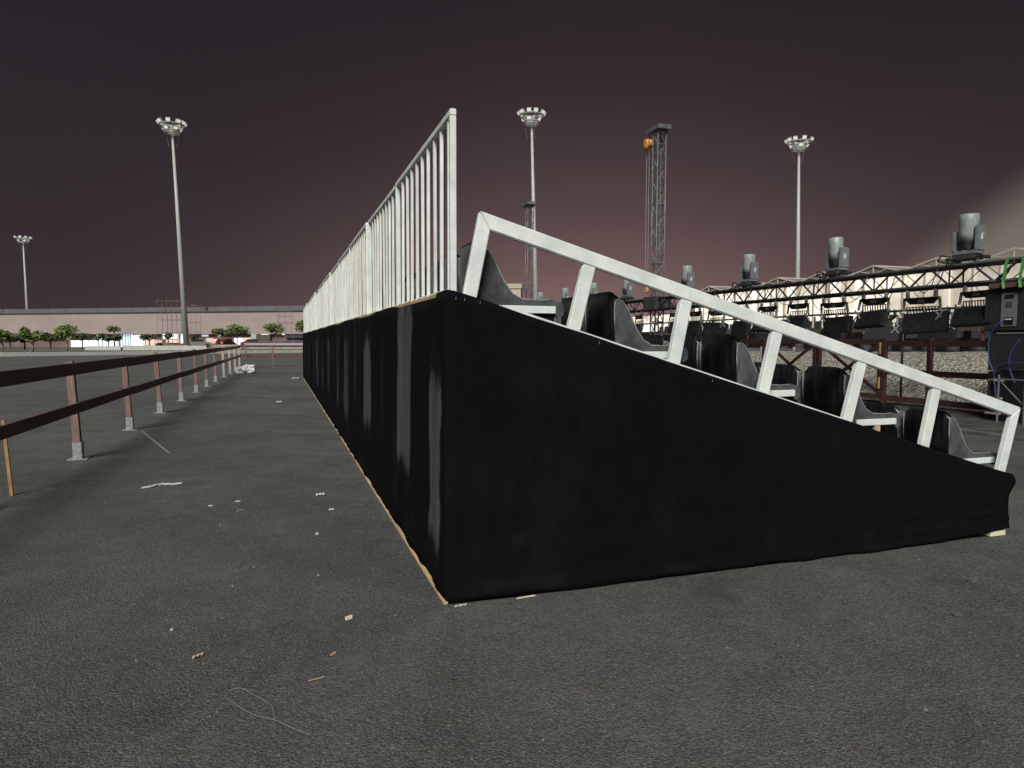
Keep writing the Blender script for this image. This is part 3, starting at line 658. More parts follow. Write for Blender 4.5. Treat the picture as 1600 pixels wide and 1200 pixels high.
# barriers, bench
def barrier(a, b, h, label):
    a = Vector((*a, .2)); b = Vector((*b, .2)); d_ = (b-a).normalized(); n = Vector((-d_.y, d_.x, 0)); s = MB()
    P = []
    for p in (a, b): P.append([p-n*.3, p+n*.3, p+n*.13+Vector((0, 0, h)), p-n*.13+Vector((0, 0, h))])
    s.v = [tuple(x) for pp in P for x in pp]; s.f = [(0, 1, 2, 3), (7, 6, 5, 4), (0, 4, 5, 1), (1, 5, 6, 2), (2, 6, 7, 3), (3, 7, 4, 0)]
    tag(s.build('concrete_barrier', CONC), label, 'barrier', 'pale concrete barriers along the far kerb')
barrier((-22.6, 88.5), (-18.9, 88.5), .55, 'pale concrete barrier on the verge, shorter one left of the lit shop')
barrier((-18.6, 88.3), (-9.6, 89.3), .60, 'long pale concrete barrier on the verge left of the nearest mast foot')
barrier((-9.4, 95.2), (-6.0, 97), .68, 'pale concrete barrier just right of the mast foot on the verge')
barrier((-5.7, 101), (5.5, 104), .85, 'long pale concrete barrier behind the far end of the timber fence')
b_ = empty('bench', 'low pale bench on the verge below the far left trees', 'bench', (-29.5, 80.5, .2))
MB().box(-.9, .9, -.2, .2, .40, .48).build('seat', CONC, b_)
for sx in (-.7, .7): MB().box(sx-.1, sx+.1, -.18, .18, 0, .399).build('leg', CONC, b_)

# ------------------------------------------------------------------ trees
def tree(pos, zc, w_, h_, m, label, n=420, leaf=.20, trunk=True, name='street_tree'):
    x, y = pos; rnd = random.Random(int(abs(x*97+y*13))); w_ *= rnd.uniform(.85, 1.15); h_ *= rnd.uniform(.8, 1.05); zc -= .12; n = int(n*1.25)
    r_ = empty(name, label, 'tree', (x, y, .15), 0, 'trees on the verge in front of the beige building')
    t = MB(); zc -= .15
    t.tube([(0, 0, 0), (.05, 0, zc*.5), (0, .03, zc)], [.11, .09, .05], 7)
    for k_ in range(6):
        a = rnd.uniform(0, 6.28); rr = w_*.36
        t.tube([(0, 0, zc-h_*.45), (math.cos(a)*rr*.5, math.sin(a)*rr*.5, zc-h_*.1), (math.cos(a)*rr, math.sin(a)*rr, zc+h_*.2)], [.05, .035, .012], 5)
    t.build('trunk', BARK, r_, smooth=True)
    c_ = MB(); lobes = []
    for k_ in range(16):
        a = rnd.uniform(0, 6.28); q = rnd.random()**.5
        lobes.append((Vector((math.cos(a)*q*w_*.36, math.sin(a)*q*w_*.36, zc+rnd.uniform(-.30, .34)*h_*(1-.55*q))), w_*rnd.uniform(.12, .24), h_*rnd.uniform(.13, .24)))
    for i in range(n):
        cc, rw, rh = rnd.choice(lobes)
        dvec = Vector((rnd.gauss(0, 1), rnd.gauss(0, 1), rnd.gauss(0, 1))).normalized()*rnd.uniform(.55, 1.08)
        p = cc+Vector((dvec.x*rw, dvec.y*rw, dvec.z*rh))
        e1 = Vector((rnd.gauss(0, 1), rnd.gauss(0, 1), rnd.gauss(0, .7))).normalized(); e2 = e1.orthogonal().normalized()
        e2 = (e2+e1.cross(e2)*rnd.uniform(-1, 1)).normalized(); s_ = leaf*rnd.uniform(.6, 1.3)
        c_.poly([p-e1*s_, p+e2*s_*.55, p+e1*s_, p-e2*s_*.55])
    c_.build('crown', m, r_)
    return r_
tree((-28.1, 80), 1.95, 2.2, 1.9, LEAFA, 'half hidden tree cut by the left edge of the view')
tree((-31.1, 91.6), 1.8, 2.3, 1.4, LEAFB, 'dark clipped tree second from the left edge on the verge')
tree((-30.2, 93.5), 1.75, 1.9, 1.4, LEAFB, 'small dark tree behind and left of the tree under the farthest mast')
tree((-24.8, 77.9), 2.1, 2.7, 2.1, LEAFA, 'full green tree standing under the farthest mast', 620)
tree((-28.6, 97.5), 1.85, 3.5, 1.5, LEAFB, 'wide dark flat tree between two lighter green trees at far left')
tree((-22.2, 79.6), 2.4, 2.4, 2.2, LEAFA, 'loose light green tree on a pale trunk left of the lit shop', 460)
tree((-25.3, 98.4), 2.0, 2.6, 1.5, LEAFB, 'round dark tree in front of the left part of the lit shop')
tree((-23.5, 104), 1.95, 3.3, 1.8, LEAFB, 'dark umbrella shaped tree in the middle of the lit shop', 560)
tree((-23.2, 106.5), 3.15, 2.2, 1.2, LEAFA, 'sparse light green tree top showing above the umbrella shaped tree', 160)
tree((-18.7, 106), 2.0, 2.3, 1.3, LEAFB, 'dark scrubby tree in front of the orange doorway', 240)
tree((-16.5, 108), 2.2, 1.3, 1.1, LEAFB, 'small dark shrub like tree just left of the tall mast foot', 200)
tree((-13.0, 109), 1.9, 1.3, 1.0, LEAFB, 'small dark tree just right of the tall mast foot', 200)
tree((-9.6, 113), 2.85, 2.8, 1.6, LEAFA, 'left low tree of the overlapping pair by the red tail lamps', 420)
tree((-7.3, 112), 3.1, 4.0, 2.6, LEAFA, 'broad green tree of the overlapping pair above the white lit sign', 700)
tree((-1.5, 110), 3.4, 3.5, 2.5, LEAFA, 'round light green tree near the far end of the stand', 560)
tree((2.75, 108), 3.6, 2.6, 3.0, LEAFA, 'green tree partly hidden by the far end of the stand railing', 460)
tree((-15.6, 93), 1.0, 1.2, 1.0, LEAFB, 'small spiky shrub behind the long concrete barrier', 120, .22, name='shrub')

# parked cars in front of the building
def car(pos, rz, m, label):
    r_ = empty('parked_car', label, 'car', pos, rz, 'cars parked before the beige building')
    prof = [(-2.1, .35), (-2.15, .75), (-1.95, .95), (-1.45, 1.0), (-.95, 1.42), (.5, 1.45), (1.15, .98), (1.95, .85), (2.15, .6), (2.1, .32)]
    s = MB(); n = len(prof)
    s.v = [(x, -.82, z) for x, z in prof]+[(x, .82, z) for x, z in prof]
    s.f = [tuple(range(n)), tuple(range(2*n-1, n-1, -1))]+[(a, (a+1) % n, n+(a+1) % n, n+a) for a in range(n)]
    s.build('body', m, r_, bevel=.05)
    MB().box(-1.0, .75, -.86, .86, 1.02, 1.34).build('window_band', BLACKM, r_)
    for x in (-1.35, 1.35):
        for y in (-.80, .80): MB().lathe([(.2, -.1), (.33, -.1), (.33, .1), (.2, .1)], (x, y, .33), 16, Matrix.Rotation(R(90), 3, 'X')).build('wheel', BLACKP, r_)
    for y in (-.6, .6): MB().box(-2.22, -2.10, y-.18, y+.18, .70, .88).build('tail_lamp', E_RED, r_)
    return r_
car((-9.4, 117.5, .25), R(66), mat('dark_red_car_paint', (.05, .02, .02), .3), 'dark car with glowing red tail lamps left of the white lit sign')
car((-4.9, 119, .25), R(-15), mat('grey_car_paint', (.10, .08, .08), .3), 'dark car parked right of the white lit sign under the broad tree')
car((-13.5, 118, .25), R(5), mat('silver_car_paint', (.22, .20, .19), .3), 'dull silver car parked before the orange lit doorway')

# scaffold towers in front of the building
SCAFF = mat('weathered_scaffold_tube', (.17, .15, .145), .7, 0, .2, 3)
def scaffold(base, w_, h_, nx, levels, label, rz):
    r_ = empty('scaffold_tower', label, 'scaffold', base, rz, 'bare scaffold towers before the beige building')
    s = MB()
    for i in range(nx+1):
        for y in (0, 1.6): s.tube([(w_*i/nx, y, 0), (w_*i/nx, y, h_*(1 if i % 2 == 0 else .94))], .024, 5)
    s.build('standards', SCAFF, r_)
    s = MB()
    for z in levels:
        for y in (0, 1.6): s.tube([(-.2, y, z), (w_+.2, y, z)], .026, 5)
        for i in range(nx+1): s.tube([(w_*i/nx, 0, z), (w_*i/nx, 1.6, z)], .02, 5)
    s.build('ledgers', SCAFF, r_)
scaffold((-19.9, 121.5, .2), 4.0, 8.0, 5, (2.6, 4.6, 6.2, 7.7), 'bare grey scaffold tower left of the tall mast', -.35)
scaffold((-15.4, 119.8, .2), 1.6, 7.3, 1, (2.6, 4.2, 7.0), 'narrow scaffold frame right behind the tall mast', -.35)
scaffold((-1.2, 117, .2), 2.2, 6.4, 2, (4.2, 5.3, 6.2), 'small scaffold frame above the round light green tree', -.2)

# ------------------------------------------------------------------ pale block behind the seats
pb = empty('pale_block_building', 'small cream flat roofed building seen behind the top row seats', 'building', (41, 122, 0), -yaw-.05)
MB().box(-6, 2.6, 0, 10, 0, 11.6).build('wall', mat('plain_cream_wall', (.50, .41, .31), .8, 0, .12, .3), pb)  # plain cream wall colour, no emission
MB().box(-6.2, 2.8, -.2, 10.2, 11.604, 12.5).build('parapet', CREAMB, pb)
r_ = MB()
for x in (2.9, 3.8, 4.7, 5.5): r_.tube([(x, 0, 9), (x, 0, 12.9)], .05, 5)
for z in (9.6, 11.2, 12.7): r_.tube([(2.7, 0, z), (5.6, 0, z)], .05, 5)
r_.build('side_railing', TRUSSG, pb)
MB().box(-4.6, -3.6, 1, 2, 12.504, 14.0).build('chimney', mat('warm_pale_chimney', (.55, .40, .22), .8), pb)
MB().box(2.62, 5.6, .3, 3, 8.6, 8.95).build('side_walkway', TRUSSG, pb)

# ------------------------------------------------------------------ marquee
mq = empty('marquee', 'long white event marquee with peaked bays and glow added to its walls', 'marquee', (0, 0, 0))
MB().box(39.1, 55, 12, 56, 0.0, 6.15).build('wall', TENT, mq)
MB().box(39.3, 50, 56.01, 76, 0.0, 4.4).build('low_wing_wall', TENT, mq)
fr = MB(); rf = MB(); eav = MB()
nb = 9; bw = 44/nb
for i in range(nb):
    y0 = 12+i*bw; ym = y0+bw/2; y1 = y0+bw
    zt = 6.86
    a, b, c_ = (39.0, y0, 6.26), (39.0, y1, 6.26), (39.0, ym, zt)
    A2, B2, C2 = (55, y0, 6.26), (55, y1, 6.26), (55, ym, zt)
    rf.poly([a, c_, C2, A2]); rf.poly([c_, b, B2, C2]); rf.poly([(39.02, y0, 6.26), (39.02, y1, 6.26), (39.02, ym, zt)])
    for p, q in ((a, c_), (c_, b)): fr.bar((38.98, p[1], p[2]), (38.98, q[1], q[2]), .09)
    for q in (.25, .75):
        yy = y0+bw*q; fr.bar((38.97, ym, 6.26), (38.97, yy, 6.26+.60*(.5)), .05)
    fr.bar((38.97, ym, 6.26), (38.97, ym, zt), .05)
    fr.bar((39.0, ym, zt), (55, ym, zt), .09)
    for yy in (y0+.003, y0+bw/3, y0+2*bw/3):
        eav.box(38.98, 39.095, yy-.05, yy+.05, 0, 6.14)
rf.build('roof', ROOFT, mq); fr.build('roof_frame', mat('pale_roof_tube', (.60, .57, .50), .5), mq)
MB().box(38.9, 39.09, 12, 56, 6.155, 6.26).build('gutter', WSTEEL, mq)
eav.build('wall_posts', CREAMB, mq)
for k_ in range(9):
    y0 = 14+k_*4.7; MB().box(38.9, 39.05, y0, y0+.35, 0.5, 6.1).build('lining_column', mat('glowing_lining', (.7, .66, .56), .7, emit=(1, .95, .8), es=.85), mq)  # columns emit like the walls, as added glow

# ------------------------------------------------------------------ gravel bank, right hand paths
g = MB(); nx, ny = 26, 90
for i in range(nx+1):
    for j_ in range(ny+1):
        x = 13.15+i*6.9/nx; y = -2+j_*40/ny; t_ = min(1, (x-13.15)/4.6)
        z = 0.02+(1.20-.012*max(0, y-10))*(t_*t_*(3-2*t_))*.98 + .05*noise.noise(Vector((x*1.3, y*1.3, 0)))*t_+ .02*noise.noise(Vector((x*5, y*5, 3)))
        g.v.append((x, y, z))
for i in range(nx):
    for j_ in range(ny):
        a = i*(ny+1)+j_; g.f.append((a, a+ny+1, a+ny+2, a+1))
struct(g.build('gravel_bank', GRAV, smooth=True))
gt = MB(); gt.hexa([(20.0, -2, 0), (39, -2, 0), (39, 55, 0), (20.0, 38, 0), (20.0, -2, 1.1), (39, -2, 1.1), (39, 55, .8), (20.0, 38, .8)])
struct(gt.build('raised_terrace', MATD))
mt = MB(); mt.box(9.9, 12.85, 1.2, 30, 0.004, 0.02); struct(mt.build('dark_path', MATD))  # dark matted ground, with the shade lying there put into its colour
struct(MB().box(9.70, 9.9, 1.2, 30, 0.004, 0.05).build('path_edging', mat('shaded_kerb', (.09, .088, .08), .9, 0, .4, 3)))  # kerb colour darkened to paint in its shadow line

# ------------------------------------------------------------------ right timber fence with cross braced gate
rf_ = empty('timber_fence', 'dark brown post and rail fence with cross braced gate before the gravel', 'fence', (13.0, 0, 0))
def rbar(name, y0, z0, y1, z1, h, wd=.05, xo=0.0, par=None): return MB().bar((xo, y0, z0), (xo, y1, z1), wd, h).build(name, BROWN, par or rf_, bevel=.004)
for y in (2.0, 4.9, 7.78, 9.0, 13.35, 15.2, 17.2, 19.2, 21.2):
    MB().bar((0, y, 0), (0, y, 1.58), .10).build('post', BROWN, rf_, bevel=.006)
for a, b in ((1.95, 4.85), (4.95, 7.73), (7.83, 8.95)):
    for z in (1.46, .78, .14): rbar('rail', a, z, b, z, .13)
for a, b in ((13.4, 15.15), (15.25, 17.15), (17.25, 19.15), (19.25, 21.15)):
    for z in (1.50, .8, .14): rbar('rail', a, z, b, z, .13)
for (a, b) in ((9.07, 11.16), (11.22, 13.28)):
    gt_ = rbar('gate', a, 1.50, b, 1.50, .13)
    rbar('bottom_rail', a, .16, b, .16, .12, par=gt_)
    for y in (a+.05, b-.05): MB().bar((0.0, y, .225), (0.0, y, 1.43), .09).build('stile', BROWN, gt_)
    rbar('brace', a+.12, .26, b-.12, 1.40, .085, .035, .022, gt_); rbar('brace', a+.12, 1.40, b-.12, .26, .085, .035, -.022, gt_)
for z in (1.34, .50):
    MB().box(-.075, -.055, 9.06, 9.11, z-.14, z+.14).build('hinge', mat('brass_hinge', (.80, .58, .24), .45, .0, .2, 20), rf_, bevel=.003)

# second fence farther up the bank and grey screens
sf = empty('timber_fence', 'farther reddish brown rail fence on top of the gravel bank', 'fence', (20.3, 0, 1.0))
for k_ in range(15):
    y = 4+k_*2.0; MB().bar((0, y, -.2), (0, y, .95), .09).build('post', BROWN, sf)
    if k_: MB().bar((-.06, y-1.95, .92), (-.06, y-.05, .92), .05, .11).build('rail', TIMBER, sf)
for k_ in range(8):
    y = 14.6+k_*1.95
    p_ = empty('grey_screen', f'grey infill panel between thin posts on the gravel bank, {ORD[k_]} from the right', 'panel', (18.6, y, .78), 0, 'grey panels along the gravel bank')
    MB().box(0, .03, .05, 1.87, .02, .44).build('panel', mat('grey_board', (.13, .135, .145), .8, 0, .2, 2), p_)
    MB().box(-.03, .06, 1.875, 1.945, -.2, .50).build('post', PALEW, p_)

# ------------------------------------------------------------------ ground support towers and lighting truss
TX = 12.1
def lattice(mb, pts, step, axis, half, t):
    pass
tr = empty('lighting_truss', 'long black box truss carrying lamps across the venue', 'truss', (TX, 0, 0))
z0, z1, hw = 2.64, 3.02, .19
for (x, z) in ((-hw, z0), (hw, z0), (-hw, z1), (hw, z1)):
    MB().tube([(x, 1.0, z), (x, 34.0, z)], .040, 8).build('chord', BLACKM, tr, smooth=True)
lc = MB(); y = 1.0; k_ = 0; BAY = .46
while y < 33.6:
    for x in (-hw, hw):
        a, b = (z0, z1) if k_ % 2 == 0 else (z1, z0)
        lc.tube([(x, y, a), (x, y+BAY, b)], .022 if x < 0 else .009, 6, False)
        if k_ % 4 == 0: lc.tube([(x, y, z0), (x, y, z1)], .019, 6, False)
    for z in (z0, z1):
        lc.tube([(-hw, y, z), (hw, y, z)], .012, 5, False)
    y += BAY; k_ += 1
lc.build('lacing', BLACKM, tr)
def loose(p_, r_, n_): return MB().tube(p_, r_, n_).build('loose_cable', BLACKP, tr, smooth=True)
for k_ in range(26):
    y = 2+k_*1.2+random.uniform(-.3, .3); x = random.choice((-hw, hw))
    loose([(x-.03, y, z1), (x-.06, y+.05, z1-.22), (x-.04, y+.12, z0-.02), (x-.02, y+.3, z0-.13), (x, y+.5, z0-.02)], .009, 5)
rc = random.Random(5)
for k_ in range(22):
    y = 2.5+k_*1.05+rc.uniform(-.2, .2); L_ = rc.uniform(.5, 1.3); dz = rc.uniform(.10, .30); x = rc.choice((-.22, -.1, .1, .2))
    loose([(x, y+L_*q/8, z0-.03-dz*4*(q/8)*(1-q/8)) for q in range(9)], rc.uniform(.006, .011), 5)
for k_ in range(7):
    y = 5.2+k_*3.3; loose([(-.24, y, z1-.02), (-.27, y+.1, z1-.25), (-.24, y+.35, z0-.02), (-.23, y+.9, z0+.02), (-.24, y+2.2, z0-.035)], .012, 6)

def tower(y, h, label):
    t = empty('truss_tower', label, 'truss tower', (TX, y, 0), 0, 'grey lattice towers holding up the lighting truss')
    s_ = .165
    for sx in (-s_, s_):
        for sy in (-s_, s_): MB().tube([(sx, sy, 0.02), (sx, sy, h-.12)], .026, 8).build('leg_tube', TRUSSG, t, smooth=True)
    lc = MB(); z = .1; k_ = 0
    while z < h-.5:
        for (p, q) in (((-s_, -s_), (s_, -s_)), ((s_, -s_), (s_, s_)), ((s_, s_), (-s_, s_)), ((-s_, s_), (-s_, -s_))):
            a, b = (p, q) if k_ % 2 else (q, p)
            lc.tube([(a[0], a[1], z), (b[0], b[1], z+.42)], .017, 5, False)
            if k_ % 5 == 0: lc.tube([(p[0], p[1], z), (q[0], q[1], z)], .022, 5, False)
        z += .42; k_ += 1
    lc.build('lacing', TRUSSG, t)
    hd = MB(); hd.box(-.26, .26, -.36, .60, h-.06, h+.10); hd.box(-.22, .22, -.24, .24, h-.13, h-.061); hd.build('head_block', TRUSSG, t, bevel=.01)
    sl_ = MB()
    for sx in (-.33, .30): sl_.box(sx, sx+.03, -.42, .42, 2.62, 3.10)
    for sy in (-.42, .39): sl_.box(-.30, .299, sy, sy+.03, 2.62, 3.10)
    sl_.build('sleeve_block', DARKG, t, bevel=.006)
    MB().box(-.7, .7, -.7, .7, 0.002, .04).build('base_plate', BLACKM, t)
    return t
tower(18.1, 9.05, 'tall grey lattice tower with chain hoist right of the handrail middle')
tower(31.5, 8.9, 'farther thin lattice tower in front of the middle floodlight mast')
h_ = empty('chain_hoist', 'orange chain hoist hanging from the head of the nearer lattice tower', 'hoist', (TX-.12, 18.66, 8.99)); h_.scale = (.9, .9, 1.0)
MB().lathe([(.10, -.17), (.19, -.15), (.21, -.02), (.19, .12), (.10, .15)], (0, 0, -.33), 18, Matrix.Rotation(R(90), 3, 'Y')).build('body', ORANGE, h_, smooth=True)
MB().lathe([(.07, -.09), (.13, -.08), (.13, .08), (.07, .09)], (-.03, -.22, -.33), 14, Matrix.Rotation(R(90), 3, 'Y')).build('motor', ORANGE, h_, smooth=True)
MB().tube([(0, 0, 0), (.03, 0, -.06), (0, 0, -.13)], .022, 6).build('hook', ORANGE, h_)
for yy in (-.06, .14): MB().tube([(0, yy, -.45), (.01, yy, -5.75)], .012, 5).build('chain', GALV, h_)
MB().lathe([(.04, -.12), (.07, -.08), (.07, .06), (.03, .12)], (0, -.06, -5.6), 10).build('hook_block', ORANGE, h_, smooth=True)

# moving head lamps on the truss
def moving_head():
    r_ = empty('moving_head_lamp', 'x', 'stage lamp')
    b_ = MB().box(-.17, .17, -.22, .22, .03, .13); b_.build('base', DARKG, r_, bevel=.015)
    c_ = MB()
    for sy in (-.36, .30): c_.box(-.14, .14, sy, sy+.06, .04, .10)
    for sx in (-.12, .12): c_.tube([(sx, -.36, .07), (sx, .36, .07)], .014, 6)
    c_.tube([(-.2, .20, .10), (-.26, .36, .15), (-.2, .47, .05), (-.15, .38, .01), (-.22, .15, -.02), (-.2, .0, .05)], .017, 6)
    c_.tube([(-.17, .1, .08), (-.30, .18, .02), (-.26, .30, -.14), (-.24, .38, -.36), (-.2, .5, -.47)], .011, 6)
    c_.build('handles', BLACKP, r_)
    for sy in (-.18, .18):
        MB().box(-.06, .06, sy-.03, sy+.03, -.03, .029).build('clamp', GALV, r_)
    y_ = MB(); y_.box(-.13, .13, -.24, .24, .135, .215); y_.build('yoke', LAMPG, r_, bevel=.015)
    for sg, z in ((1, .62), (-1, .69)):
        MB().box(-.13, .13, sg*.222-.038, sg*.222+.038, .20, z).build('yoke_arm', LAMPG, r_, bevel=.018)
    m_ = MB(); m_.box(-.035, .025, -.2645, -.2605, .42, .50); m_.poly([(-.03, -.2646, .505), (.03, -.2646, .505), (.015, -.2646, .555)]); m_.build('arm_mark', WHITEP, r_)
    hd = MB().lathe([(.06, .235), (.10, .245), (.165, .39), (.165, .43)], (0, 0, 0), 24); ho = hd.build('lamp_head', DARKG, r_, smooth=False)
    cv = MB().lathe([(.170, .40), (.174, .55), (.170, .75), (.176, .91), (.165, .93), (.15, .915)], (0, 0, 0), 28)
    cv.build('rain_cover', COVER, ho, smooth=True)
    return r_
mh = moving_head()
mhy = [6.3, 9.67, 13.0, 16.2, 20.37, 23.4, 26.5, 29.8]
mhl = ['rightmost and largest grey moving head lamp on the truss above the loudspeaker', 'grey moving head lamp on the truss, second from the right, head tilted', 'grey moving head lamp on the truss, third from the right', 'grey moving head lamp behind the sloping handrail, right of the nearer tower', 'grey moving head lamp on the truss just left of the nearer tower', 'small grey moving head lamp half hidden by the second handrail post', 'small grey moving head lamp above the second row seat backs', 'tiny farthest grey moving head lamp beside the far tower']
for i, y in enumerate(mhy):
    o = mh if i == 0 else copy_tree(mh)
    o.location = (TX, y, 3.092); o.rotation_euler = (0, 0, R([6, -4, 3, 0, 4, -5, 2, 0][i])); o['label'] = mhl[i]; o['group'] = 'moving head lamps along the truss'; o['category'] = 'stage lamp'
    if i == 1:
        for ch in children(o):
            if ch.name.startswith('lamp_head'): ch.rotation_euler = (R(-8), 0, 0); ch.location = (0, -.05, .02)

# hanging strobe panels
def hanging_panel():
    r_ = empty('hanging_light_panel', 'x', 'light panel')   # origin at hang point on lower chord
    t = MB(); t.v = [(-.04, -.40, -.12), (-.04, .40, -.12), (-.04, .24, -.26), (-.04, -.24, -.26), (.05, -.40, -.12), (.05, .40, -.12), (.05, .24, -.26), (.05, -.24, -.26)]
    t.f = [(0, 1, 2, 3), (7, 6, 5, 4), (0, 4, 5, 1), (1, 5, 6, 2), (2, 6, 7, 3), (3, 7, 4, 0)]
    tb = t.build('top_bar', BLACKM, r_)
    MB().box(-.046, -.041, -.10, .06, -.225, -.165).build('label_plate', PLATE, tb)
    for y in (-.32, .32):
        c_ = MB(); c_.box(-.03, .03, y-.03, y+.03, -.119, .0); c_.tube([(0, y, -.01), (0, y+.04, .05)], .02, 6); c_.build('clamp', GALV, r_)
    for y in (-.40, .40):
        h_ = MB(); s = 1 if y > 0 else -1
        h_.bar((0, y, -.13), (0, y+s*.02, -.40), .03, .05, ref=(0, 1, 0)); h_.bar((0, y-s*.10, -.40), (0, y+s*.10, -.62), .02, .035, ref=(0, 1, 0)); h_.bar((-.023, y+s*.10, -.40), (-.023, y-s*.10, -.62), .02, .035, ref=(0, 1, 0))
        h_.build('hinge_bracket', GALV, r_)
    p = MB(); Mx = Matrix.Translation((0.0, 0, -.66)) @ Matrix.Rotation(R(14), 4, 'Y')
    p.box(-.07, .07, -.45, .45, -.24, .18, Mx); pa = p.build('panel', BLACKM, r_, bevel=.012)
    gl = MB()
    for k_ in range(11): gl.bar((.06, -.36+k_*.072, -.47), (.06, -.33+k_*.072, -.33), .008, .026, ref=(0, 1, 0))
    gl.box(.05, .07, -.40, .40, -.33, -.31); gl.build('grille', DARKG, r_)
    return r_
hp = hanging_panel(); HY = [3.6, 4.4, 6.05, 7.3, 8.5, 9.75, 10.95, 12.1, 13.3, 14.5, 15.7, 16.9, 19.4, 20.6, 21.8]
tilt = [0, 0, 10, -6, 14, -12, 4, 18, -8, 8, 0, 12, 0, 6, -6]
for i, y in enumerate(HY):
    o = hp if i == 0 else copy_tree(hp)
    o.location = (TX, y, 2.605+(-.03 if i % 2 else 0)); o.rotation_euler = (0, 0, R(random.uniform(-14, 14))); o.scale = (1, 1, random.uniform(.88, 1.08))
    o['label'] = f'black light panel hanging under the truss, {ORD[i]} from its near end'; o['category'] = 'light panel'; o['group'] = 'light panels hung under the truss'
    o.rotation_euler[1] = R(tilt[i]*.6)
    for ch in children(o):
        if ch.name.startswith('panel'):
            ch.location = (0, random.uniform(-.06, .06), random.uniform(-.05, .06)); ch.rotation_euler = (R(random.uniform(-4, 4)), 0, R(random.uniform(-10, 10)))
        if ch.name.startswith('grille') and i % 3 == 1: ch.location = (.02, 0, .06)
for i, y in enumerate((5.2, 6.6, 8.4, 9.9, 11.7, 13.6, 15.4, 17.6)):
    o = copy_tree(hp); o.location = (13.9, y, 2.29); o.rotation_euler = (0, R([6, -10, 0, 12, -4, 9, -8, 3][i]), R([12, -9, 4, 15, -13, 6, -5, 10][i])); o.scale = (1, .92, [.9, 1.0, .82, .95, .88, 1.0, .85, .93][i])
    o['label'] = f'black light panel hanging from the rear pipe behind the truss, {ORD[i]} from its near end'; o['category'] = 'light panel'; o['group'] = 'light panels hung on the rear pipe'
# lower pipe with cable clutter behind the panels
lp = MB(); lp.tube([(13.9, 3.0, 2.30), (13.9, 25, 2.22)], .028, 8)
for k_ in range(8):
    yk = 3.3+k_*3.0; lp.tube([(13.9, yk, .02), (13.9, yk, 2.22)], .03, 6)
tag(lp.build('pipe_rail', BLACKM, smooth=True), 'long dark pipe on thin legs running behind the hanging light panels', 'pipe rail')

# stage monitors and boxes on the ground behind the truss, seen between the panels
mon0 = None
MY = [6.6, 8.1, 9.1, 10.4, 11.6, 13.2, 14.0, 15.6, 17.3, 19.9, 22.0, 24.3]
for i, y in enumerate(MY):
    if i == 0:
        mon0 = empty('stage_monitor', 'x', 'stage monitor')
        pr = [(-.3, 0), (.3, 0), (.3, .25), (.02, .52), (-.22, .50), (-.3, .35)]
        q_ = MB(); n_ = len(pr); q_.v = [(x, -.38, z) for x, z in pr]+[(x, .38, z) for x, z in pr]
        q_.f = [tuple(range(n_)), tuple(range(2*n_-1, n_-1, -1))]+[(a, (a+1) % n_, n_+(a+1) % n_, n_+a) for a in range(n_)]
        q_.build('cabinet', BLACKM, mon0, bevel=.02); MB().box(-.06, .06, -.40, -.381, .28, .33).build('handle', DARKG, mon0)
        MB().tube([(0, 0, -.45), (0, 0, 0)], .03, 8).build('stand_pole', BLACKM, mon0); MB().box(-.25, .25, -.25, .25, -.48, -.451).build('stand_foot', BLACKM, mon0)
    o = mon0 if i == 0 else copy_tree(mon0)
    o.location = (21.4+random.uniform(0, .8), y, 1.60+random.uniform(-.02, .02)); o.rotation_euler = (0, 0, R(random.uniform(0, 360))); o.scale = (1, 1, 1)
    o['label'] = f'black stage monitor on a short stand before the riser, {ORD[i]} from the right'; o['category'] = 'stage monitor'; o['group'] = 'stage monitors before the riser'
# dark seating and equipment behind
rs = empty('seating_riser', 'low dark stepped riser behind the far fence below the marquee', 'riser', (23.5, 0, 1.0))
MB().box(0, 1.2, 2, 44, 0, .55).build('lower_step', BLACKM, rs); MB().box(1.2, 2.6, 2, 44, 0, 1.18).build('upper_step', BLACKM, rs)
chp = None
def dark_chair():
    r_ = empty('dark_chair', 'x', 'chair')
    s = MB(); prof = [(0, 0), (.42, 0), (.46, .05), (.06, .10), (-.02, .52), (-.08, .54), (-.06, .05)]
    n = len(prof)
    s.v = [(x, -.23, z+.42) for x, z in prof]+[(x, .23, z+.42) for x, z in prof]
    s.f = [tuple(range(n)), tuple(range(2*n-1, n-1, -1))]+[(a, (a+1) % n, n+(a+1) % n, n+a) for a in range(n)]
    s.build('shell', DARKG, r_, bevel=.03)
    for x in (0.02, .4):
        for y in (-.2, .2): MB().tube([(x, y, 0), (x, y, .42)], .015, 6).build('leg', BLACKM, r_)
    return r_
ch0 = dark_chair(); CH = 44
def nth(i):
    if i < 20: return ORD[i]
    t_ = ['twenty', 'thirty', 'forty'][(i+1)//10-2]; u_ = (i+1) % 10
    return t_+'-'+ORD[u_-1] if u_ else {'twenty': 'twentieth', 'thirty': 'thirtieth', 'forty': 'fortieth'}[t_]
NUM = ORD+['twenty-first', 'twenty-second', 'twenty-third', 'twenty-fourth', 'twenty-fifth', 'twenty-sixth']
for i in range(CH):
    o = ch0 if i == 0 else copy_tree(ch0)
    o.location = (23.9, 9+i*.66+random.uniform(-.10, .10), 1.552); o.rotation_euler = (0, 0, math.pi+R(random.uniform(-12, 12)))
    o['label'] = f'dark chair on the riser below the marquee, {nth(i)} from the right'; o['category'] = 'chair'; o['group'] = 'dark chairs on the riser'
up0 = None
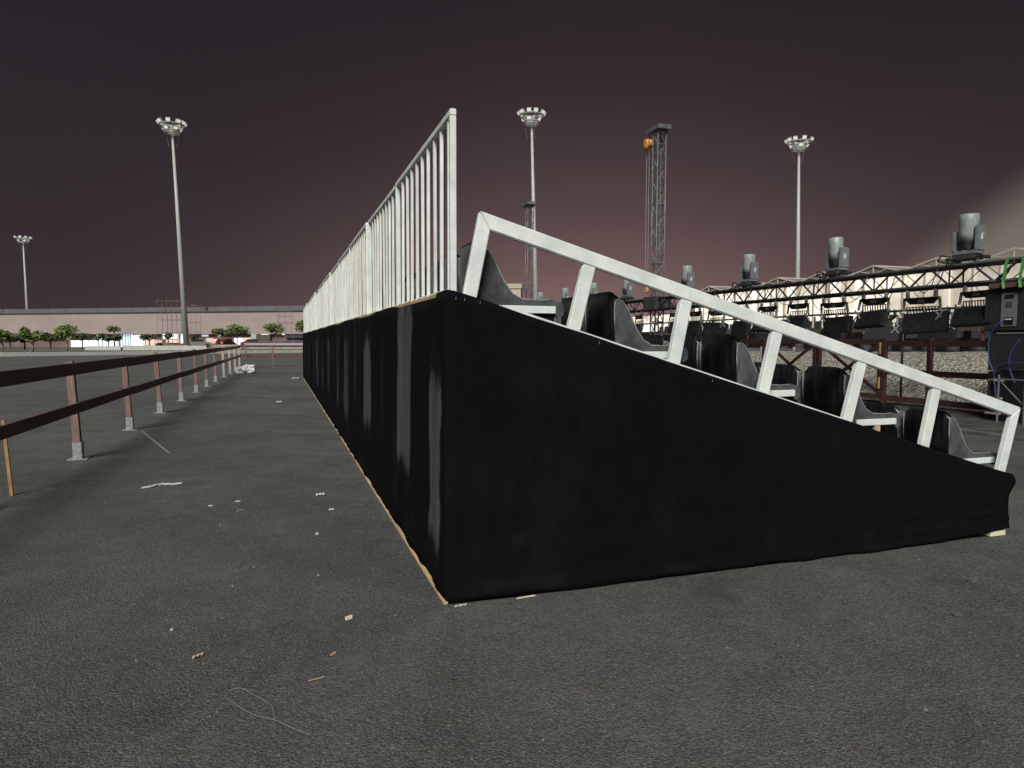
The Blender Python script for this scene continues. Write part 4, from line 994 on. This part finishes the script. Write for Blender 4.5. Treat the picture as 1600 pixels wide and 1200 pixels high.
for i in range(16):
    y = 7.2+i*.85
    if i == 0:
        up0 = empty('floor_uplighter', 'x', 'uplighter'); MB().lathe([(.17, 0), (.19, .05), (.19, .22), (.15, .27)], (0, 0, 0), 14).build('housing', DARKG, up0, smooth=False); MB().lathe([(.14, .271), (.14, .29), (.10, .30)], (0, 0, 0), 14).build('lens', PLATE, up0)
    o = up0 if i == 0 else copy_tree(up0)
    o.location = (19.4, y, 1.22-.012*max(0, y-10)+.02); o['label'] = f'round dark floor uplighter on the bank before the far fence, {ORD[i]} from the right'; o['category'] = 'uplighter'; o['group'] = 'floor uplighters on the gravel bank'

# ------------------------------------------------------------------ loudspeaker stack at the right edge
sp = empty('loudspeaker', 'large black loudspeaker with grey connector plate strapped below the truss', 'loudspeaker', (11.9, 5.29, 1.71))
MB().box(0, .62, -.47, .47, 0, .79).build('cabinet', mat('speaker_black', (.020, .021, .023), .6, 0, .3, 14, .002, 120), sp, bevel=.012)
pl = MB().box(-.012, -.001, -.145, .145, .08, .70).build('connector_plate', PLATE, sp, bevel=.003)
MB().box(-.020, -.0125, -.085, .075, .60, .665).build('socket_block', BLACKM, pl)
MB().box(-.019, -.0125, -.06, .05, .44, .53).build('label_field', mat('dark_blue_label', (.05, .06, .10), .5), pl)
MB().box(-.024, -.0125, -.09, .07, .12, .25).build('power_inlet', BLACKM, pl)
MB().box(-.030, -.025, -.07, .05, .20, .225).build('inlet_mark', WHITEP, pl)
s2 = empty('loudspeaker', 'plain black loudspeaker cabinet beneath the strapped one', 'loudspeaker', (11.92, 5.22, .96))
MB().box(0, .60, -.47, .44, 0, .745).build('cabinet', MATS['speaker_black'], s2, bevel=.012)
MB().box(-.012, -.001, -.3, .3, .69, .715).build('trim_strip', PLATE, s2)
fc = empty('flight_case', 'black flight case under the loudspeakers with pale wood blocks', 'flight case', (11.85, 5.0, 0.02))
MB().box(0, .8, -.75, .60, 0, .93).build('body', BLACKM, fc, bevel=.015)
for z, y in ((.93-.18, .56), (.93-.52, .58), (.12, .6)): MB().box(-.06, -.001, y-.28, y-.02, z, z+.035).build('corner_block', PALEW, fc)
tb = MB(); tb.box(11.82, 12.35, 4.98, 5.62, 2.504, 2.60); tag(tb.build('timber_packer', TIMBER, bevel=.004), 'red brown timber block between the truss and the loudspeaker', 'timber')
for y, ll in ((5.34, 'bright green ratchet strap round the truss, left one nearest the big lamp'), (5.04, 'bright green ratchet strap round the truss at the right edge of view')):
    s = MB(); w2 = .035
    pth = [(11.80, y, 2.49), (11.805, y+.02, 2.62), (11.862, y, 3.06), (12.1, y, 3.07), (12.345, y, 3.06), (12.37, y, 2.49)]
    for a, b in zip(pth, pth[1:]): s.bar(a, b, .06, .006, ref=Vector((b[2]-a[2], 0, a[0]-b[0])).normalized() if abs(b[2]-a[2]) > .2 else (0, 0, 1))
    tag(s.build('ratchet_strap', GREEN), ll, 'strap', 'green ratchet straps on the truss')
def cable(pts, m, label, r=.010):
    # smooth catmull
    P = [Vector(p) for p in pts]; P = [P[0]]+P+[P[-1]]; out_ = []
    for i in range(1, len(P)-2):
        for t in [k_/8 for k_ in range(8)]:
            a, b, c_, d_ = P[i-1:i+3]
            out_.append(.5*((2*b)+(c_-a)*t+(2*a-5*b+4*c_-d_)*t*t+(3*b-a-3*c_+d_)*t**3))
    out_.append(P[-2]); tag(MB().tube(out_, r, 6).build('cable', m, smooth=True), label, 'cable', 'cables hanging from the loudspeakers')
cable([(11.87, 5.34, 1.92), (11.80, 5.40, 1.85), (11.80, 5.56, 1.6), (11.79, 5.55, 1.2), (11.80, 5.45, .9), (11.79, 5.38, .45)], BLUE, 'long blue cable dropping from the connector plate of the strapped loudspeaker')
cable([(11.80, 5.0, 1.55), (11.78, 5.14, 1.3), (11.79, 5.16, 1.05), (11.80, 5.05, .75)], BLUE, 'short blue cable hanging down the lower loudspeaker at the right edge')
cable([(11.78, 4.85, 1.05), (11.76, 5.2, 1.08), (11.78, 5.45, .9), (11.77, 5.50, .55), (11.78, 5.35, .28), (11.75, 4.9, .2)], BLACKP, 'dark coiled cable looping before the flight case')
cable([(11.77, 4.8, 1.10), (11.75, 5.1, 1.13), (11.76, 5.38, 1.0), (11.77, 5.42, .72)], BLUE, 'blue cable curving sideways across the flight case', .008)
tl = empty('trolley_frame', 'grey metal trolley frame standing before the flight case at the right edge', 'trolley', (11.55, 4.95, 0.02))
for y in (-.25, .22): MB().tube([(0, y, 0), (0, y, .88)], .018, 8).build('upright', TRUSSG, tl)
for z in (.30, .80): MB().tube([(0, -.26, z), (0, .23, z)], .015, 8).build('crossbar', TRUSSG, tl)
MB().tube([(0.02, -.24, .34), (0.02, .20, .76)], .012, 6).build('diagonal', TRUSSG, tl)

# ------------------------------------------------------------------ drifting stage smoke behind the truss
bm = bmesh.new(); bmesh.ops.create_icosphere(bm, subdivisions=4, radius=1)
for vv in bm.verts:
    c0 = vv.co; vv.co = c0*(1+.10*noise.noise(c0*1.5))
me = bpy.data.meshes.new('smoke'); bm.to_mesh(me); bm.free()
me.polygons.foreach_set('use_smooth', [True]*len(me.polygons))
sm = bpy.data.objects.new('smoke', me); C.objects.link(sm); sm['kind'] = 'stuff'
ax = Vector((0, -.921, .390)); az = Vector((0, .390, .921)); axx = Vector((1, 0, 0))
Mx = Matrix((axx*4.5, ax*24, az*7.5)).transposed().to_4x4(); Mx.translation = Vector((31, 12.9, 3.85))
sm.matrix_world = Mx
m = bpy.data.materials.new('stage_smoke'); m.use_nodes = True; nt = m.node_tree; n = nt.nodes; n.clear()
o_ = n.new('ShaderNodeOutputMaterial'); pv = n.new('ShaderNodeVolumePrincipled'); pv.inputs['Color'].default_value = (.97, .86, .74, 1)
t = n.new('ShaderNodeTexCoord'); ln = n.new('ShaderNodeVectorMath'); ln.operation = 'LENGTH'; nt.links.new(t.outputs['Object'], ln.inputs[0])
fall = n.new('ShaderNodeMapRange'); fall.interpolation_type = 'SMOOTHSTEP'; fall.inputs[1].default_value = 1.0; fall.inputs[2].default_value = 0.52; fall.inputs[3].default_value = 0; fall.inputs[4].default_value = 0.17
nt.links.new(ln.outputs['Value'], fall.inputs[0]); nz = n.new('ShaderNodeTexNoise'); nz.inputs['Scale'].default_value = 1.6; nz.inputs['Detail'].default_value = 2; nt.links.new(t.outputs['Object'], nz.inputs['Vector'])
mr = n.new('ShaderNodeMapRange'); mr.inputs[1].default_value = .3; mr.inputs[2].default_value = .7; mr.inputs[3].default_value = .6; mr.inputs[4].default_value = 1.25; nt.links.new(nz.outputs['Fac'], mr.inputs[0])
mu = n.new('ShaderNodeMath'); mu.operation = 'MULTIPLY'; nt.links.new(fall.outputs[0], mu.inputs[0]); nt.links.new(mr.outputs[0], mu.inputs[1])
nt.links.new(mu.outputs[0], pv.inputs['Density'])
nt.links.new(pv.outputs[0], o_.inputs['Volume']); me.materials.append(m)
S.cycles.volume_step_rate = 2.0; S.cycles.volume_max_steps = 64
